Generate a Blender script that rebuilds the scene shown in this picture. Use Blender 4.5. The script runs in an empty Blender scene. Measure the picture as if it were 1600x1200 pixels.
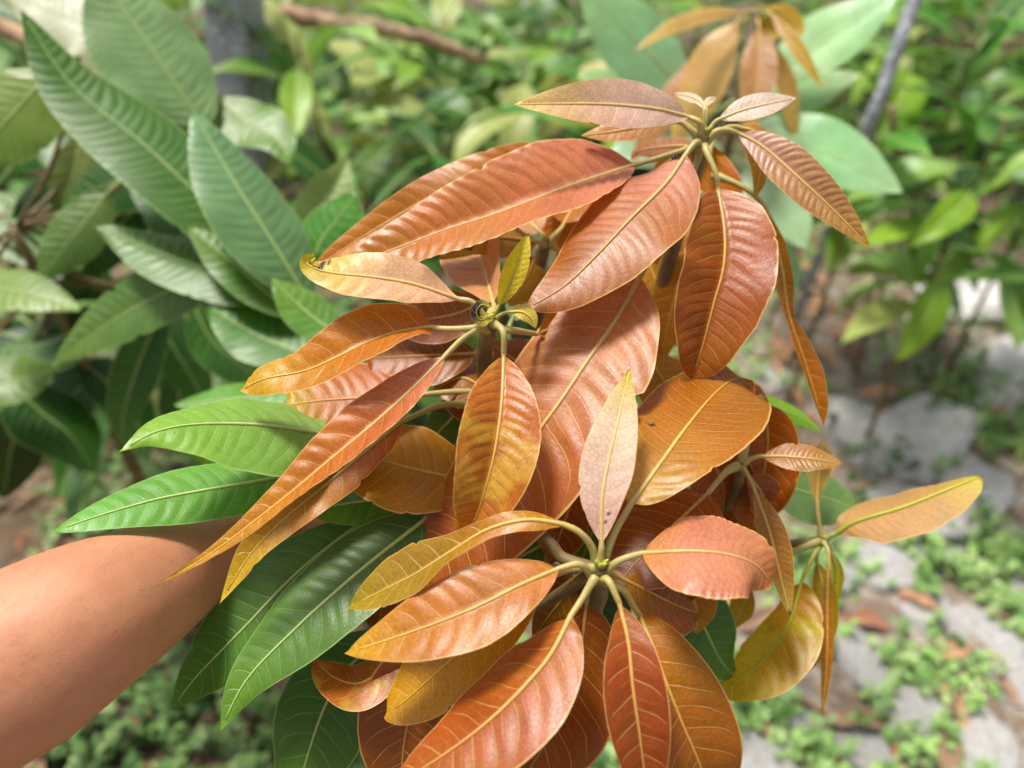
import bpy, bmesh, math, random
import numpy as np
from mathutils import Vector, Matrix, noise as mnoise

# ------------------------------------------------------------------ camera, sky, sun, exposure
scene = bpy.context.scene
PITCH = math.radians(40.0)
CAM = np.array([0.0, 0.0, 1.5])
FPX = 1156.0                                    # focal length in photo pixels (1600 wide)
cam_d = bpy.data.cameras.new('camera'); cam = bpy.data.objects.new('camera', cam_d)
scene.collection.objects.link(cam); scene.camera = cam
cam.location = CAM; cam.rotation_euler = (math.pi/2 - PITCH, 0, 0)
cam_d.sensor_width = 36; cam_d.sensor_fit = 'HORIZONTAL'; cam_d.lens = FPX/1600*36
cam_d.clip_start = 0.02; cam_d.clip_end = 500
cam_d.dof.use_dof = True; cam_d.dof.focus_distance = 0.435; cam_d.dof.aperture_fstop = 3.3

world = bpy.data.worlds.new('World'); scene.world = world; world.use_nodes = True
wn = world.node_tree; wn.nodes.clear()
SUN_EL, SUN_AZ = math.radians(70), math.radians(-50)     # azimuth measured from +Y towards +X
sky = wn.nodes.new('ShaderNodeTexSky'); sky.sky_type = 'NISHITA'; sky.sun_disc = False
sky.sun_elevation = SUN_EL; sky.sun_rotation = SUN_AZ
sky.air_density = 1.0; sky.dust_density = 4.0; sky.ozone_density = 1.0
hsv = wn.nodes.new('ShaderNodeHueSaturation'); hsv.inputs['Saturation'].default_value = 0.22
bg = wn.nodes.new('ShaderNodeBackground'); bg.inputs['Strength'].default_value = 0.085
wo = wn.nodes.new('ShaderNodeOutputWorld')
wn.links.new(sky.outputs[0], hsv.inputs['Color']); wn.links.new(hsv.outputs[0], bg.inputs[0]); wn.links.new(bg.outputs[0], wo.inputs[0])

sun_d = bpy.data.lights.new('sun', 'SUN'); sun = bpy.data.objects.new('sun', sun_d)
scene.collection.objects.link(sun)
sun_d.energy = 2.9; sun_d.angle = math.radians(13); sun_d.color = (1.0, 0.95, 0.87)
sdir = Vector((math.sin(SUN_AZ)*math.cos(SUN_EL), math.cos(SUN_AZ)*math.cos(SUN_EL), math.sin(SUN_EL)))
sun.rotation_euler = sdir.to_track_quat('Z', 'Y').to_euler()
sun.location = (0, 0, 6)

scene.view_settings.view_transform = 'Standard'; scene.view_settings.look = 'None'
scene.view_settings.gamma = 1; scene.view_settings.exposure = 0.78
scene.view_settings.use_curve_mapping = False
scene.render.engine = 'CYCLES'
scene.cycles.use_denoising = True
scene.cycles.max_bounces = 8; scene.cycles.diffuse_bounces = 4; scene.cycles.transmission_bounces = 6
scene.cycles.caustics_reflective = False; scene.cycles.caustics_refractive = False

# ------------------------------------------------------------------ helpers
COL = scene.collection
rng = random.Random(7)
nrg = np.random.default_rng(7)
CP, SP = math.cos(PITCH), math.sin(PITCH)

def px(u, v, d):
    """photo pixel + distance along the view axis -> world point"""
    x = (u-800)/FPX*d; y = (600-v)/FPX*d
    return np.array([x, d*CP + y*SP, CAM[2] - d*SP + y*CP])

def lin(c):
    c = np.asarray(c, float)/255.0
    return np.where(c <= 0.04045, c/12.92, ((c+0.055)/1.055)**2.4)

def norm(a):
    return a/np.maximum(np.linalg.norm(a, axis=-1, keepdims=True), 1e-9)

def ground_z(x, y):
    return (0.05*mnoise.noise(Vector((x*0.6, y*0.6, 0.3))) + 0.022*mnoise.noise(Vector((x*2.1, y*2.1, 4.1)))
            + 0.010*mnoise.noise(Vector((x*6.5, y*6.5, 9.1))))

def gpx(u, v, z=0.0):
    """photo pixel -> point where its ray meets the ground"""
    a = px(u, v, 1.0) - CAM
    for _ in range(3):
        k = (z-CAM[2])/a[2]; p = CAM + a*k
        z = ground_z(p[0], p[1])
    return p

def add(name, mesh, parent=None, loc=(0, 0, 0), mat=None):
    o = bpy.data.objects.new(name, mesh); COL.objects.link(o)
    o.location = loc
    if parent is not None: o.parent = parent
    if mat is not None and mesh is not None and len(mesh.materials) == 0: mesh.materials.append(mat)
    return o

def tag(o, label=None, cat=None, group=None, kind=None):
    if label: o['label'] = label
    if cat: o['category'] = cat
    if group: o['group'] = group
    if kind: o['kind'] = kind
    return o

def empty(name, loc):
    o = bpy.data.objects.new(name, None); COL.objects.link(o); o.location = tuple(loc)
    o.empty_display_size = 0.05
    return o

def make_mesh(name, verts, faces, smooth=True):
    me = bpy.data.meshes.new(name)
    me.from_pydata([tuple(v) for v in verts], [], [tuple(f) for f in faces])
    if smooth: me.polygons.foreach_set('use_smooth', [True]*len(me.polygons))
    me.update()
    return me

def resample(P, n):
    """smooth Catmull-Rom through P, resampled evenly; returns points and their parameter"""
    P = np.asarray(P, float)
    if len(P) == 2:
        t = np.linspace(0, 1, n)[:, None]
        return P[0]*(1-t) + P[1]*t
    Q = np.vstack([2*P[0]-P[1], P, 2*P[-1]-P[-2]])
    out = []
    for i in range(1, len(Q)-2):
        p0, p1, p2, p3 = Q[i-1], Q[i], Q[i+1], Q[i+2]
        for k in range(24):
            t = k/24
            out.append(0.5*((2*p1) + (-p0+p2)*t + (2*p0-5*p1+4*p2-p3)*t*t + (-p0+3*p1-3*p2+p3)*t**3))
    out.append(P[-1]); out = np.array(out)
    s = np.r_[0, np.cumsum(np.linalg.norm(np.diff(out, axis=0), axis=1))]
    q = np.linspace(0, s[-1], n)
    return np.stack([np.interp(q, s, out[:, k]) for k in range(out.shape[1])], axis=1)

def tube_arrays(P, R, sides=8, flat=None, cap=True):
    P = np.asarray(P, float); n = len(P); R = np.broadcast_to(np.asarray(R, float), (n,))
    T = norm(np.gradient(P, axis=0))
    up = np.array([0.13, 0.31, 0.94])
    A = norm(np.cross(T, up)); Bn = np.cross(A, T)
    ang = np.linspace(0, 2*math.pi, sides, endpoint=False)
    V = (P[:, None, :] + R[:, None, None]*(np.cos(ang)[None, :, None]*A[:, None, :] + np.sin(ang)[None, :, None]*Bn[:, None, :])).reshape(-1, 3)
    F = []
    for i in range(n-1):
        for j in range(sides):
            a = i*sides+j; b = i*sides+(j+1) % sides
            F.append((a, b, b+sides, a+sides))
    if cap:
        F.append(tuple(range(sides-1, -1, -1))); F.append(tuple(range((n-1)*sides, n*sides)))
    return V, F

class Acc:
    def __init__(s): s.v = []; s.f = []; s.n = 0
    def add(s, V, F):
        s.v.append(np.asarray(V, float)); s.f += [tuple(i+s.n for i in f) for f in F]; s.n += len(V)
    def mesh(s, name, smooth=True, origin=(0, 0, 0)):
        return make_mesh(name, np.vstack(s.v)-np.asarray(origin), s.f, smooth)

# ------------------------------------------------------------------ materials
def new_mat(name):
    m = bpy.data.materials.new(name); m.use_nodes = True
    nt = m.node_tree; nt.nodes.clear()
    return m, nt

class NT:
    def __init__(s, nt): s.nt = nt
    def n(s, typ, **kw):
        nd = s.nt.nodes.new(typ)
        for k, v in kw.items(): setattr(nd, k, v)
        return nd
    def l(s, a, b): s.nt.links.new(a, b)
    def val(s, sock, x):
        if hasattr(x, 'is_linked') or hasattr(x, 'links'): s.l(x, sock)
        else: sock.default_value = x
    def math(s, op, a, b=None, c=None, clamp=False):
        nd = s.n('ShaderNodeMath', operation=op); nd.use_clamp = clamp
        s.val(nd.inputs[0], a)
        if b is not None: s.val(nd.inputs[1], b)
        if c is not None: s.val(nd.inputs[2], c)
        return nd.outputs[0]
    def mix(s, f, a, b, blend='MIX'):
        nd = s.n('ShaderNodeMix', data_type='RGBA', blend_type=blend)
        s.val(nd.inputs[0], f); s.val(nd.inputs[6], a); s.val(nd.inputs[7], b)
        return nd.outputs[2]
    def smooth(s, x, lo, hi):
        nd = s.n('ShaderNodeMapRange', interpolation_type='SMOOTHSTEP')
        s.val(nd.inputs[0], x); nd.inputs[1].default_value = lo; nd.inputs[2].default_value = hi
        nd.inputs[3].default_value = 0; nd.inputs[4].default_value = 1
        return nd.outputs[0]
    def noise(s, vec, scale, detail=3, rough=0.5):
        nd = s.n('ShaderNodeTexNoise'); nd.inputs['Scale'].default_value = scale
        nd.inputs['Detail'].default_value = detail; nd.inputs['Roughness'].default_value = rough
        if vec is not None: s.l(vec, nd.inputs['Vector'])
        return nd
    def rgb(s, c):
        c = lin(c); return (float(c[0]), float(c[1]), float(c[2]), 1.0)

def leaf_material(name, vein_rgb, vein_amt, rough, retic, trans, spec=0.5, line_w=0.05, dark_vein=False):
    m, nt = new_mat(name); k = NT(nt)
    out = k.n('ShaderNodeOutputMaterial')
    col = k.n('ShaderNodeVertexColor', layer_name='tint').outputs[0]
    uv1 = k.n('ShaderNodeUVMap', uv_map='vein'); uv2 = k.n('ShaderNodeUVMap', uv_map='blade')
    sep = k.n('ShaderNodeSeparateXYZ'); k.l(uv1.outputs[0], sep.inputs[0])
    ph, s = sep.outputs[0], sep.outputs[1]
    info = k.n('ShaderNodeObjectInfo')
    off = k.n('ShaderNodeVectorMath', operation='ADD')
    cmb = k.n('ShaderNodeCombineXYZ'); k.l(k.math('MULTIPLY', info.outputs['Random'], 7.0), cmb.inputs[2])
    k.l(uv2.outputs[0], off.inputs[0]); k.l(cmb.outputs[0], off.inputs[1]); bl = off.outputs[0]
    wob = k.noise(bl, 55, 2)
    phw = k.math('ADD', ph, k.math('MULTIPLY', k.math('SUBTRACT', wob.outputs[0], 0.5), 0.22))
    d = k.math('PINGPONG', phw, 0.5)
    a_s = k.math('ABSOLUTE', s)
    v1 = k.math('SUBTRACT', 1.0, k.smooth(d, line_w*0.25, line_w))
    v1 = k.math('MULTIPLY', v1, k.math('SUBTRACT', 1.0, k.smooth(a_s, 0.70, 0.97)))
    d2 = k.math('PINGPONG', k.math('ADD', phw, 0.46), 0.5)                 # faint veins between the main ones
    v2 = k.math('MULTIPLY', k.math('SUBTRACT', 1.0, k.smooth(d2, 0.01, 0.05)), 0.22)
    v2 = k.math('MULTIPLY', v2, k.math('SUBTRACT', 1.0, k.smooth(a_s, 0.25, 0.75)))
    vv = k.math('MAXIMUM', v1, v2)
    vor = k.n('ShaderNodeTexVoronoi', feature='DISTANCE_TO_EDGE'); vor.inputs['Scale'].default_value = 330
    wv = k.n('ShaderNodeVectorMath', operation='ADD'); k.l(bl, wv.inputs[0])
    wn2 = k.noise(bl, 300, 1); sc = k.n('ShaderNodeVectorMath', operation='SCALE'); sc.inputs['Scale'].default_value = 0.0022
    k.l(wn2.outputs[1], sc.inputs[0]); k.l(sc.outputs[0], wv.inputs[1]); k.l(wv.outputs[0], vor.inputs['Vector'])
    rt = k.math('SUBTRACT', 1.0, k.smooth(vor.outputs[0], 0.0, 0.14))
    margin = k.smooth(a_s, 0.955, 0.985)
    # colour
    big = k.noise(bl, 38, 3, 0.6); fine = k.noise(bl, 420, 3, 0.6)
    b1 = k.math('MULTIPLY_ADD', big.outputs[0], 0.62, 0.69)
    b2 = k.math('MULTIPLY_ADD', fine.outputs[0], 0.34, 0.83)
    br = k.math('MULTIPLY', b1, b2)
    tint = k.n('ShaderNodeVectorMath', operation='SCALE'); k.l(col, tint.inputs[0]); k.l(br, tint.inputs['Scale'])
    c0 = tint.outputs[0]
    hs = k.n('ShaderNodeHueSaturation'); k.l(c0, hs.inputs['Color'])
    k.l(k.math('MULTIPLY_ADD', k.noise(bl, 22, 2).outputs[0], 0.036, 0.482), hs.inputs['Hue'])
    c0 = hs.outputs[0]
    dark = k.mix(1.0, c0, (0.60, 0.52, 0.46, 1), 'MULTIPLY')
    c1 = k.mix(k.math('MULTIPLY', rt, retic), c0, dark)
    speck = k.math('SUBTRACT', 1.0, k.smooth(k.noise(bl, 900, 0).outputs[0], 0.20, 0.27))
    c1 = k.mix(k.math('MULTIPLY', speck, 0.55), c1, dark)
    vs = k.n('ShaderNodeTexVoronoi', feature='F1'); vs.inputs['Scale'].default_value = 42; k.l(bl, vs.inputs['Vector'])
    csep = k.n('ShaderNodeSeparateColor'); k.l(vs.outputs['Color'], csep.inputs[0])
    rad = k.math('MULTIPLY', k.math('MAXIMUM', k.math('SUBTRACT', csep.outputs[0], 0.66), 0.0), 0.16)
    edge = k.math('ADD', vs.outputs['Distance'], k.math('MULTIPLY', k.math('SUBTRACT', fine.outputs[0], 0.5), 0.05))
    spot = k.math('LESS_THAN', edge, rad)
    c1 = k.mix(k.math('MULTIPLY', spot, 0.65), c1, k.mix(csep.outputs[1], k.rgb((58, 36, 20)), k.rgb((206, 180, 120))))
    vc = k.mix(0.55, c1, k.rgb(vein_rgb))
    c2 = k.mix(k.math('MULTIPLY', vv, vein_amt), c1, vc)
    mc = k.mix(0.6, c1, k.rgb(vein_rgb))
    c3 = k.mix(margin, c2, mc)
    geo = k.n('ShaderNodeNewGeometry')
    bc = k.mix(0.16, c3, k.rgb((196, 168, 120)) if not dark_vein else k.rgb((120, 150, 100)))
    c4 = k.mix(geo.outputs['Backfacing'], c3, bc)
    # relief: veins sunken, cells between them raised
    h = k.math('SUBTRACT', k.math('MULTIPLY', fine.outputs[0], 0.12), k.math('MULTIPLY', vv, 0.8))
    h = k.math('SUBTRACT', h, k.math('MULTIPLY', rt, 0.10))
    bmp = k.n('ShaderNodeBump'); bmp.inputs['Strength'].default_value = 0.42; bmp.inputs['Distance'].default_value = 0.0007
    k.l(h, bmp.inputs['Height'])
    p = k.n('ShaderNodeBsdfPrincipled')
    k.l(c4, p.inputs['Base Color']); k.l(bmp.outputs[0], p.inputs['Normal'])
    ro = k.math('MULTIPLY_ADD', big.outputs[0], 0.22, rough-0.11)
    ro = k.math('ADD', ro, k.math('MULTIPLY', geo.outputs['Backfacing'], 0.2))
    k.l(ro, p.inputs['Roughness'])
    p.inputs['Specular IOR Level'].default_value = spec
    tr = k.n('ShaderNodeBsdfTranslucent')
    ts = k.n('ShaderNodeHueSaturation'); ts.inputs['Saturation'].default_value = 1.12; ts.inputs['Value'].default_value = 1.25
    k.l(c4, ts.inputs['Color']); k.l(ts.outputs[0], tr.inputs['Color'])
    mx = k.n('ShaderNodeMixShader'); mx.inputs[0].default_value = trans
    k.l(p.outputs[0], mx.inputs[1]); k.l(tr.outputs[0], mx.inputs[2]); k.l(mx.outputs[0], out.inputs[0])
    return m

M = {}
M['young'] = leaf_material('young_leaf', (226, 192, 120), 0.80, 0.38, 0.42, 0.30, 0.46, 0.036)
M['green'] = leaf_material('green_leaf', (160, 188, 104), 0.60, 0.38, 0.12, 0.24, 0.40, 0.045, True)

def tint_material(name, rough=0.5, noise_scale=120, amt=0.5, spec=0.4, bump=0.3, trans=0.0):
    m, nt = new_mat(name); k = NT(nt)
    out = k.n('ShaderNodeOutputMaterial'); col = k.n('ShaderNodeVertexColor', layer_name='tint').outputs[0]
    tc = k.n('ShaderNodeTexCoord')
    nz = k.noise(tc.outputs['Object'], noise_scale, 4, 0.6)
    sc = k.n('ShaderNodeVectorMath', operation='SCALE'); k.l(col, sc.inputs[0])
    k.l(k.math('MULTIPLY_ADD', nz.outputs[0], amt, 1-amt/2), sc.inputs['Scale'])
    b = k.n('ShaderNodeBump'); b.inputs['Strength'].default_value = bump; b.inputs['Distance'].default_value = 0.001
    k.l(nz.outputs[0], b.inputs['Height'])
    p = k.n('ShaderNodeBsdfPrincipled'); k.l(sc.outputs[0], p.inputs['Base Color']); p.inputs['Roughness'].default_value = rough
    p.inputs['Specular IOR Level'].default_value = spec; k.l(b.outputs[0], p.inputs['Normal'])
    if trans:
        tr = k.n('ShaderNodeBsdfTranslucent'); k.l(sc.outputs[0], tr.inputs['Color'])
        mx = k.n('ShaderNodeMixShader'); mx.inputs[0].default_value = trans
        k.l(p.outputs[0], mx.inputs[1]); k.l(tr.outputs[0], mx.inputs[2]); k.l(mx.outputs[0], out.inputs[0])
    else:
        k.l(p.outputs[0], out.inputs[0])
    return m
M['petiole'] = tint_material('petiole', 0.45, 260, 0.45, 0.5, 0.25)
M['weed'] = tint_material('weed_leaf', 0.55, 40, 0.5, 0.35, 0.0, 0.2)
M['litter'] = tint_material('dry_leaf', 0.75, 90, 0.7, 0.2, 0.4, 0.08)

def solid_material(name, c_a, c_b, scale, rough, bump=0.5, dist=0.004, c_c=None, detail=6):
    m, nt = new_mat(name); k = NT(nt)
    out = k.n('ShaderNodeOutputMaterial'); tc = k.n('ShaderNodeTexCoord')
    info = k.n('ShaderNodeObjectInfo')
    off = k.n('ShaderNodeVectorMath', operation='ADD'); k.l(tc.outputs['Object'], off.inputs[0])
    cb = k.n('ShaderNodeCombineXYZ'); k.l(k.math('MULTIPLY', info.outputs['Random'], 31.0), cb.inputs[0]); k.l(cb.outputs[0], off.inputs[1])
    nz = k.noise(off.outputs[0], scale, detail, 0.6); n2 = k.noise(off.outputs[0], scale*5.3, 4, 0.65)
    c = k.mix(k.smooth(nz.outputs[0], 0.35, 0.65), k.rgb(c_a), k.rgb(c_b))
    if c_c is not None:
        c = k.mix(k.smooth(n2.outputs[0], 0.52, 0.66), c, k.rgb(c_c))
    h = k.math('ADD', nz.outputs[0], k.math('MULTIPLY', n2.outputs[0], 0.5))
    b = k.n('ShaderNodeBump'); b.inputs['Strength'].default_value = bump; b.inputs['Distance'].default_value = dist; k.l(h, b.inputs['Height'])
    p = k.n('ShaderNodeBsdfPrincipled'); k.l(c, p.inputs['Base Color']); p.inputs['Roughness'].default_value = rough
    k.l(b.outputs[0], p.inputs['Normal']); k.l(p.outputs[0], out.inputs[0])
    return m
M['stem'] = solid_material('young_stem', (92, 74, 48), (120, 104, 62), 60, 0.6, 0.3, 0.001)
M['bark'] = solid_material('dry_branch_bark', (176, 142, 112), (128, 100, 78), 25, 0.8, 0.6, 0.003, (196, 170, 140))
M['rock'] = solid_material('pale_rock', (226, 224, 224), (198, 193, 188), 8, 0.85, 1.0, 0.012, (120, 106, 92))
M['concrete'] = solid_material('weathered_concrete', (124, 128, 136), (156, 160, 168), 16, 0.85, 0.8, 0.004, (214, 216, 220))
M['dark'] = solid_material('black_insect', (22, 20, 22), (40, 36, 38), 300, 0.35, 0.1, 0.0005)
M['bud'] = tint_material('leaf_bud', 0.4, 300, 0.3, 0.5, 0.2, 0.15)

def skin_material():
    m, nt = new_mat('skin'); k = NT(nt); out = k.n('ShaderNodeOutputMaterial'); tc = k.n('ShaderNodeTexCoord')
    n1 = k.noise(tc.outputs['Object'], 18, 4, 0.6); n2 = k.noise(tc.outputs['Object'], 300, 3, 0.6)
    c = k.mix(k.smooth(n1.outputs[0], 0.3, 0.7), k.rgb((196, 138, 102)), k.rgb((182, 120, 88)))
    c = k.mix(k.math('MULTIPLY', k.smooth(k.noise(tc.outputs['Object'], 75, 5, 0.7).outputs[0], 0.48, 0.66), 0.10), c, k.rgb((176, 98, 78)))
    c = k.mix(k.math('MULTIPLY', k.smooth(n2.outputs[0], 0.55, 0.75), 0.25), c, k.rgb((160, 98, 74)))
    vo = k.n('ShaderNodeTexVoronoi', feature='DISTANCE_TO_EDGE'); vo.inputs['Scale'].default_value = 700; k.l(tc.outputs['Object'], vo.inputs['Vector'])
    h = k.math('ADD', k.math('MULTIPLY', k.smooth(vo.outputs[0], 0, 0.2), 0.5), n2.outputs[0])
    b = k.n('ShaderNodeBump'); b.inputs['Strength'].default_value = 0.28; b.inputs['Distance'].default_value = 0.0006; k.l(h, b.inputs['Height'])
    p = k.n('ShaderNodeBsdfPrincipled'); k.l(c, p.inputs['Base Color']); p.inputs['Roughness'].default_value = 0.52
    p.inputs['Subsurface Weight'].default_value = 0.12; p.inputs['Subsurface Radius'].default_value = (0.012, 0.005, 0.003)
    k.l(b.outputs[0], p.inputs['Normal']); k.l(p.outputs[0], out.inputs[0])
    return m
M['skin'] = skin_material()

def ground_material():
    m, nt = new_mat('soil'); k = NT(nt); out = k.n('ShaderNodeOutputMaterial'); tc = k.n('ShaderNodeTexCoord'); o = tc.outputs['Object']
    n1 = k.noise(o, 1.3, 4, 0.6); n2 = k.noise(o, 9, 6, 0.65); n3 = k.noise(o, 55, 5, 0.7)
    c = k.mix(k.smooth(n2.outputs[0], 0.35, 0.65), k.rgb((84, 70, 54)), k.rgb((122, 106, 86)))
    sp = k.n('ShaderNodeSeparateXYZ'); k.l(o, sp.inputs[0])
    gx = k.smooth(k.math('ADD', sp.outputs[0], k.math('MULTIPLY', k.math('SUBTRACT', n1.outputs[0], 0.5), 1.6)), 0.05, 0.5)
    gy = k.math('SUBTRACT', 1.0, k.smooth(sp.outputs[1], 2.0, 2.7))
    g = k.math('MULTIPLY', gx, gy)
    grey = k.mix(k.smooth(n2.outputs[0], 0.42, 0.6), k.rgb((126, 110, 96)), k.rgb((178, 166, 154)))
    c = k.mix(g, c, grey)
    c = k.mix(k.math('MULTIPLY', k.smooth(n3.outputs[0], 0.5, 0.7), 0.6), c, k.rgb((84, 66, 52)))
    h = k.math('ADD', n2.outputs[0], k.math('MULTIPLY', n3.outputs[0], 0.6))
    b = k.n('ShaderNodeBump'); b.inputs['Strength'].default_value = 0.8; b.inputs['Distance'].default_value = 0.02; k.l(h, b.inputs['Height'])
    p = k.n('ShaderNodeBsdfPrincipled'); k.l(c, p.inputs['Base Color']); p.inputs['Roughness'].default_value = 0.9
    p.inputs['Specular IOR Level'].default_value = 0.2
    k.l(b.outputs[0], p.inputs['Normal']); k.l(p.outputs[0], out.inputs[0])
    return m
M['soil'] = ground_material()

# ------------------------------------------------------------------ the ground
def axis(n, lim, k):
    u = np.linspace(-1, 1, n); return lim*np.sinh(k*u)/math.sinh(k)
xs = axis(281, 70, 5.2); ys = 2.0 + axis(281, 70, 5.2)
gv = [(x, y, ground_z(x, y)) for y in ys for x in xs]
gf = [(j*281+i, j*281+i+1, (j+1)*281+i+1, (j+1)*281+i) for j in range(280) for i in range(280)]
tag(add('ground', make_mesh('ground', gv, gf), mat=M['soil']), kind='structure')

# ------------------------------------------------------------------ leaves
def grid_noise(seed, shape, n, m):
    r = np.random.default_rng(seed); g = r.random((n+1, m+1))
    a = np.linspace(0, n-1e-6, shape[0]); b = np.linspace(0, m-1e-6, shape[1])
    ia, ib = a.astype(int), b.astype(int); fa, fb = a-ia, b-ib
    fa = fa*fa*(3-2*fa); fb = fb*fb*(3-2*fb)
    A = g[ia][:, ib]; B_ = g[ia+1][:, ib]; C_ = g[ia][:, ib+1]; D = g[ia+1][:, ib+1]
    return (A*(1-fa)[:, None]+B_*fa[:, None])*(1-fb)[None] + (C_*(1-fa)[:, None]+D*fa[:, None])*fb[None]

def profile(t, m=0.45, pb=0.8, pt=0.95):
    a = np.where(t < m, np.sin(np.pi/2*np.clip(t/m, 0, 1))**pb, np.cos(np.pi/2*np.clip((t-m)/(1-m), 0, 1))**pt)
    return np.maximum(a, 0)

def blade(name, P, Bl, N, wl, wr, Wt, sl, sr, colors, mat, seed, nveins=18, pucker=1.0, camber=-0.05, wave=0.05,
          under=False, half=9, gain=1.0, blotch=None, dark_tip=False, burn=None):
    """leaf blade: P midrib, Bl left vector, N face vector; wl/wr seen half widths, Wt real half width (all in metres)"""
    n = len(P); r = np.random.default_rng(seed)
    T = norm(np.gradient(P, axis=0)); L = np.linalg.norm(np.diff(P, axis=0), axis=1).sum()
    t = np.linspace(0, 1, n)
    s = np.linspace(-1, 1, 2*half+1); s = np.sign(s)*np.abs(s)**0.85
    V = np.zeros((n, 2*half+1, 3)); PH = np.zeros((n, 2*half+1))
    twarp = t + 0.010*np.sin(2*np.pi*(t*2.3+r.random())) + 0.006*np.sin(2*np.pi*(t*7.1+r.random()))
    Wsafe = np.maximum(Wt, 1e-5); Wmax = Wt.max()
    ph1, ph2 = r.random(2)*6.28
    nib = {True: np.zeros(n), False: np.zeros(n)}
    for _ in range(r.integers(0, 4)):
        t0, wd, dp = r.uniform(.12, .93), r.uniform(.006, .016), r.uniform(.04, .16)
        nib[bool(r.integers(0, 2))] += dp*np.exp(-((t-t0)/wd)**2)
    for sd_ in (True, False): nib[sd_] += .009*np.abs(np.sin(t*37+ph1*3))*np.sin(t*11+ph2)**2
    for j, sj in enumerate(s):
        left = sj < 0
        ws = wl if left else wr; sg = sl if left else sr
        c = np.clip(ws/Wsafe, 0.02, 1); ang = np.arccos(c)*sg if np.ndim(sg) == 0 else sg
        B0 = Bl if left else -Bl
        D = np.cos(ang)[:, None]*B0 + np.sin(ang)[:, None]*N
        NN = np.cos(ang)[:, None]*N - np.sin(ang)[:, None]*B0
        a = abs(sj)
        phase = nveins*(twarp - (0.42*a + 0.30*a**4)*Wt/L) + (0.0 if left else 0.5)
        PH[:, j] = phase
        fr = np.abs(((phase + 0.5) % 1.0) - 0.5)*2               # 0 on a vein
        bulge = (fr**0.7)*a*(1.12-a)*4/1.25
        env = np.clip(np.minimum(t/0.06, (1-t)/0.06), 0, 1)
        hgt = pucker*0.00125*bulge*env*np.clip(Wt/0.02, 0.2, 1.3)
        hgt = hgt + camber*Wt*a*a + wave*Wmax*a*a*(np.sin(t*9+ph1+(0 if left else 1.7))*0.6+np.sin(t*21+ph2+(2.1 if left else 0))*0.4)*env
        V[:, j] = P + D*(Wt*a*(1-nib[bool(left)]*a**3))[:, None] + NN*hgt[:, None]
    nc = 2*half+1
    F = []
    for i in range(n-1):
        for j in range(nc-1):
            a = i*nc+j
            F.append((a, a+1, a+nc+1, a+nc) if not under else (a, a+nc, a+nc+1, a+1))
    org = P[0].copy()
    me = make_mesh(name, V.reshape(-1, 3)-org, F)
    # uv maps
    u1 = me.uv_layers.new(name='vein'); u2 = me.uv_layers.new(name='blade')
    li = np.empty(len(me.loops), int); me.loops.foreach_get('vertex_index', li)
    Fi = np.repeat(np.arange(len(F)), 4); fj = Fi % (nc-1)
    row, colj = li//nc, li % nc
    phv = PH[row, colj].copy()
    mid = colj == half
    phv[mid] = (nveins*twarp)[row[mid]] + np.where(fj[mid] < half, 0.0, 0.5)
    uva = np.stack([phv, s[colj]], 1); uvb = np.stack([row/(n-1)*L, s[colj]*Wsafe[row]], 1)
    u1.data.foreach_set('uv', uva.astype(np.float32).ravel()); u2.data.foreach_set('uv', uvb.astype(np.float32).ravel())
    # tint
    cs = np.array([lin(c) for c in colors])
    kk = np.linspace(0, 1, len(cs))
    if mat is M['young']:
        pale = np.clip((cs[:, 2:3]/cs[:, 0:1]-.20)/.36, 0, 1)
        cs = cs*((1-pale)*np.array([[.82, .80, .22]]) + pale*np.array([[.96, .94, .80]]))
    elif mat is M['green']: cs = cs*np.array([1.26, .93, .42])*gain
    base = np.stack([np.interp(t, kk, cs[:, q]) for q in range(3)], 1)
    C = np.repeat(base[:, None, :], nc, axis=1)
    if blotch is not None:
        bc, amt = blotch
        g = 0.6*grid_noise(seed+1, (n, nc), 7, 3) + 0.4*grid_noise(seed+2, (n, nc), 18, 7)
        mk = np.clip((g-0.5)/0.2, 0, 1)*amt
        C = C*(1-mk[..., None]) + lin(bc)*mk[..., None]
    if dark_tip:
        mk = np.clip((t-0.95)/0.03, 0, 1)[:, None, None]; C = C*(1-mk)+lin((40, 34, 24))*mk
    if burn is not None:
        for (t0, s0, rt_, rs) in burn:
            q = ((t[:, None]-t0)/rt_)**2 + ((s[None]-s0)/rs)**2 + (grid_noise(seed+5, (n, nc), 40, 8)-0.5)*1.3
            mk = np.clip((1.0-q)/0.3, 0, 1)[..., None]; C = C*(1-mk)+lin((30, 20, 14))*mk
    at = me.color_attributes.new('tint', 'FLOAT_COLOR', 'POINT')
    at.data.foreach_set('color', np.concatenate([C, np.ones((n, nc, 1))], 2).astype(np.float32).ravel())
    me.materials.append(mat)
    return me, org, T, L

def paint(me, fn):
    n = len(me.vertices); co = np.empty(n*3, np.float32); me.vertices.foreach_get('co', co); co = co.reshape(-1, 3)
    C = np.ones((n, 4), np.float32); C[:, :3] = fn(co)
    at = me.color_attributes.new('tint', 'FLOAT_COLOR', 'POINT'); at.data.foreach_set('color', C.ravel())

def stalk(name, P, R, colors, origin, sides=8):
    V, F = tube_arrays(P, R, sides)
    me = make_mesh(name, V-origin, F)
    cs = np.array([lin(c) for c in colors]); n = len(P)
    t = np.repeat(np.linspace(0, 1, n), sides); kk = np.linspace(0, 1, len(cs))
    C = np.ones((n*sides, 4), np.float32)
    for q in range(3): C[:, q] = np.interp(t, kk, cs[:, q])
    at = me.color_attributes.new('tint', 'FLOAT_COLOR', 'POINT'); at.data.foreach_set('color', C.ravel())
    me.materials.append(M['petiole'])
    return me

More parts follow.
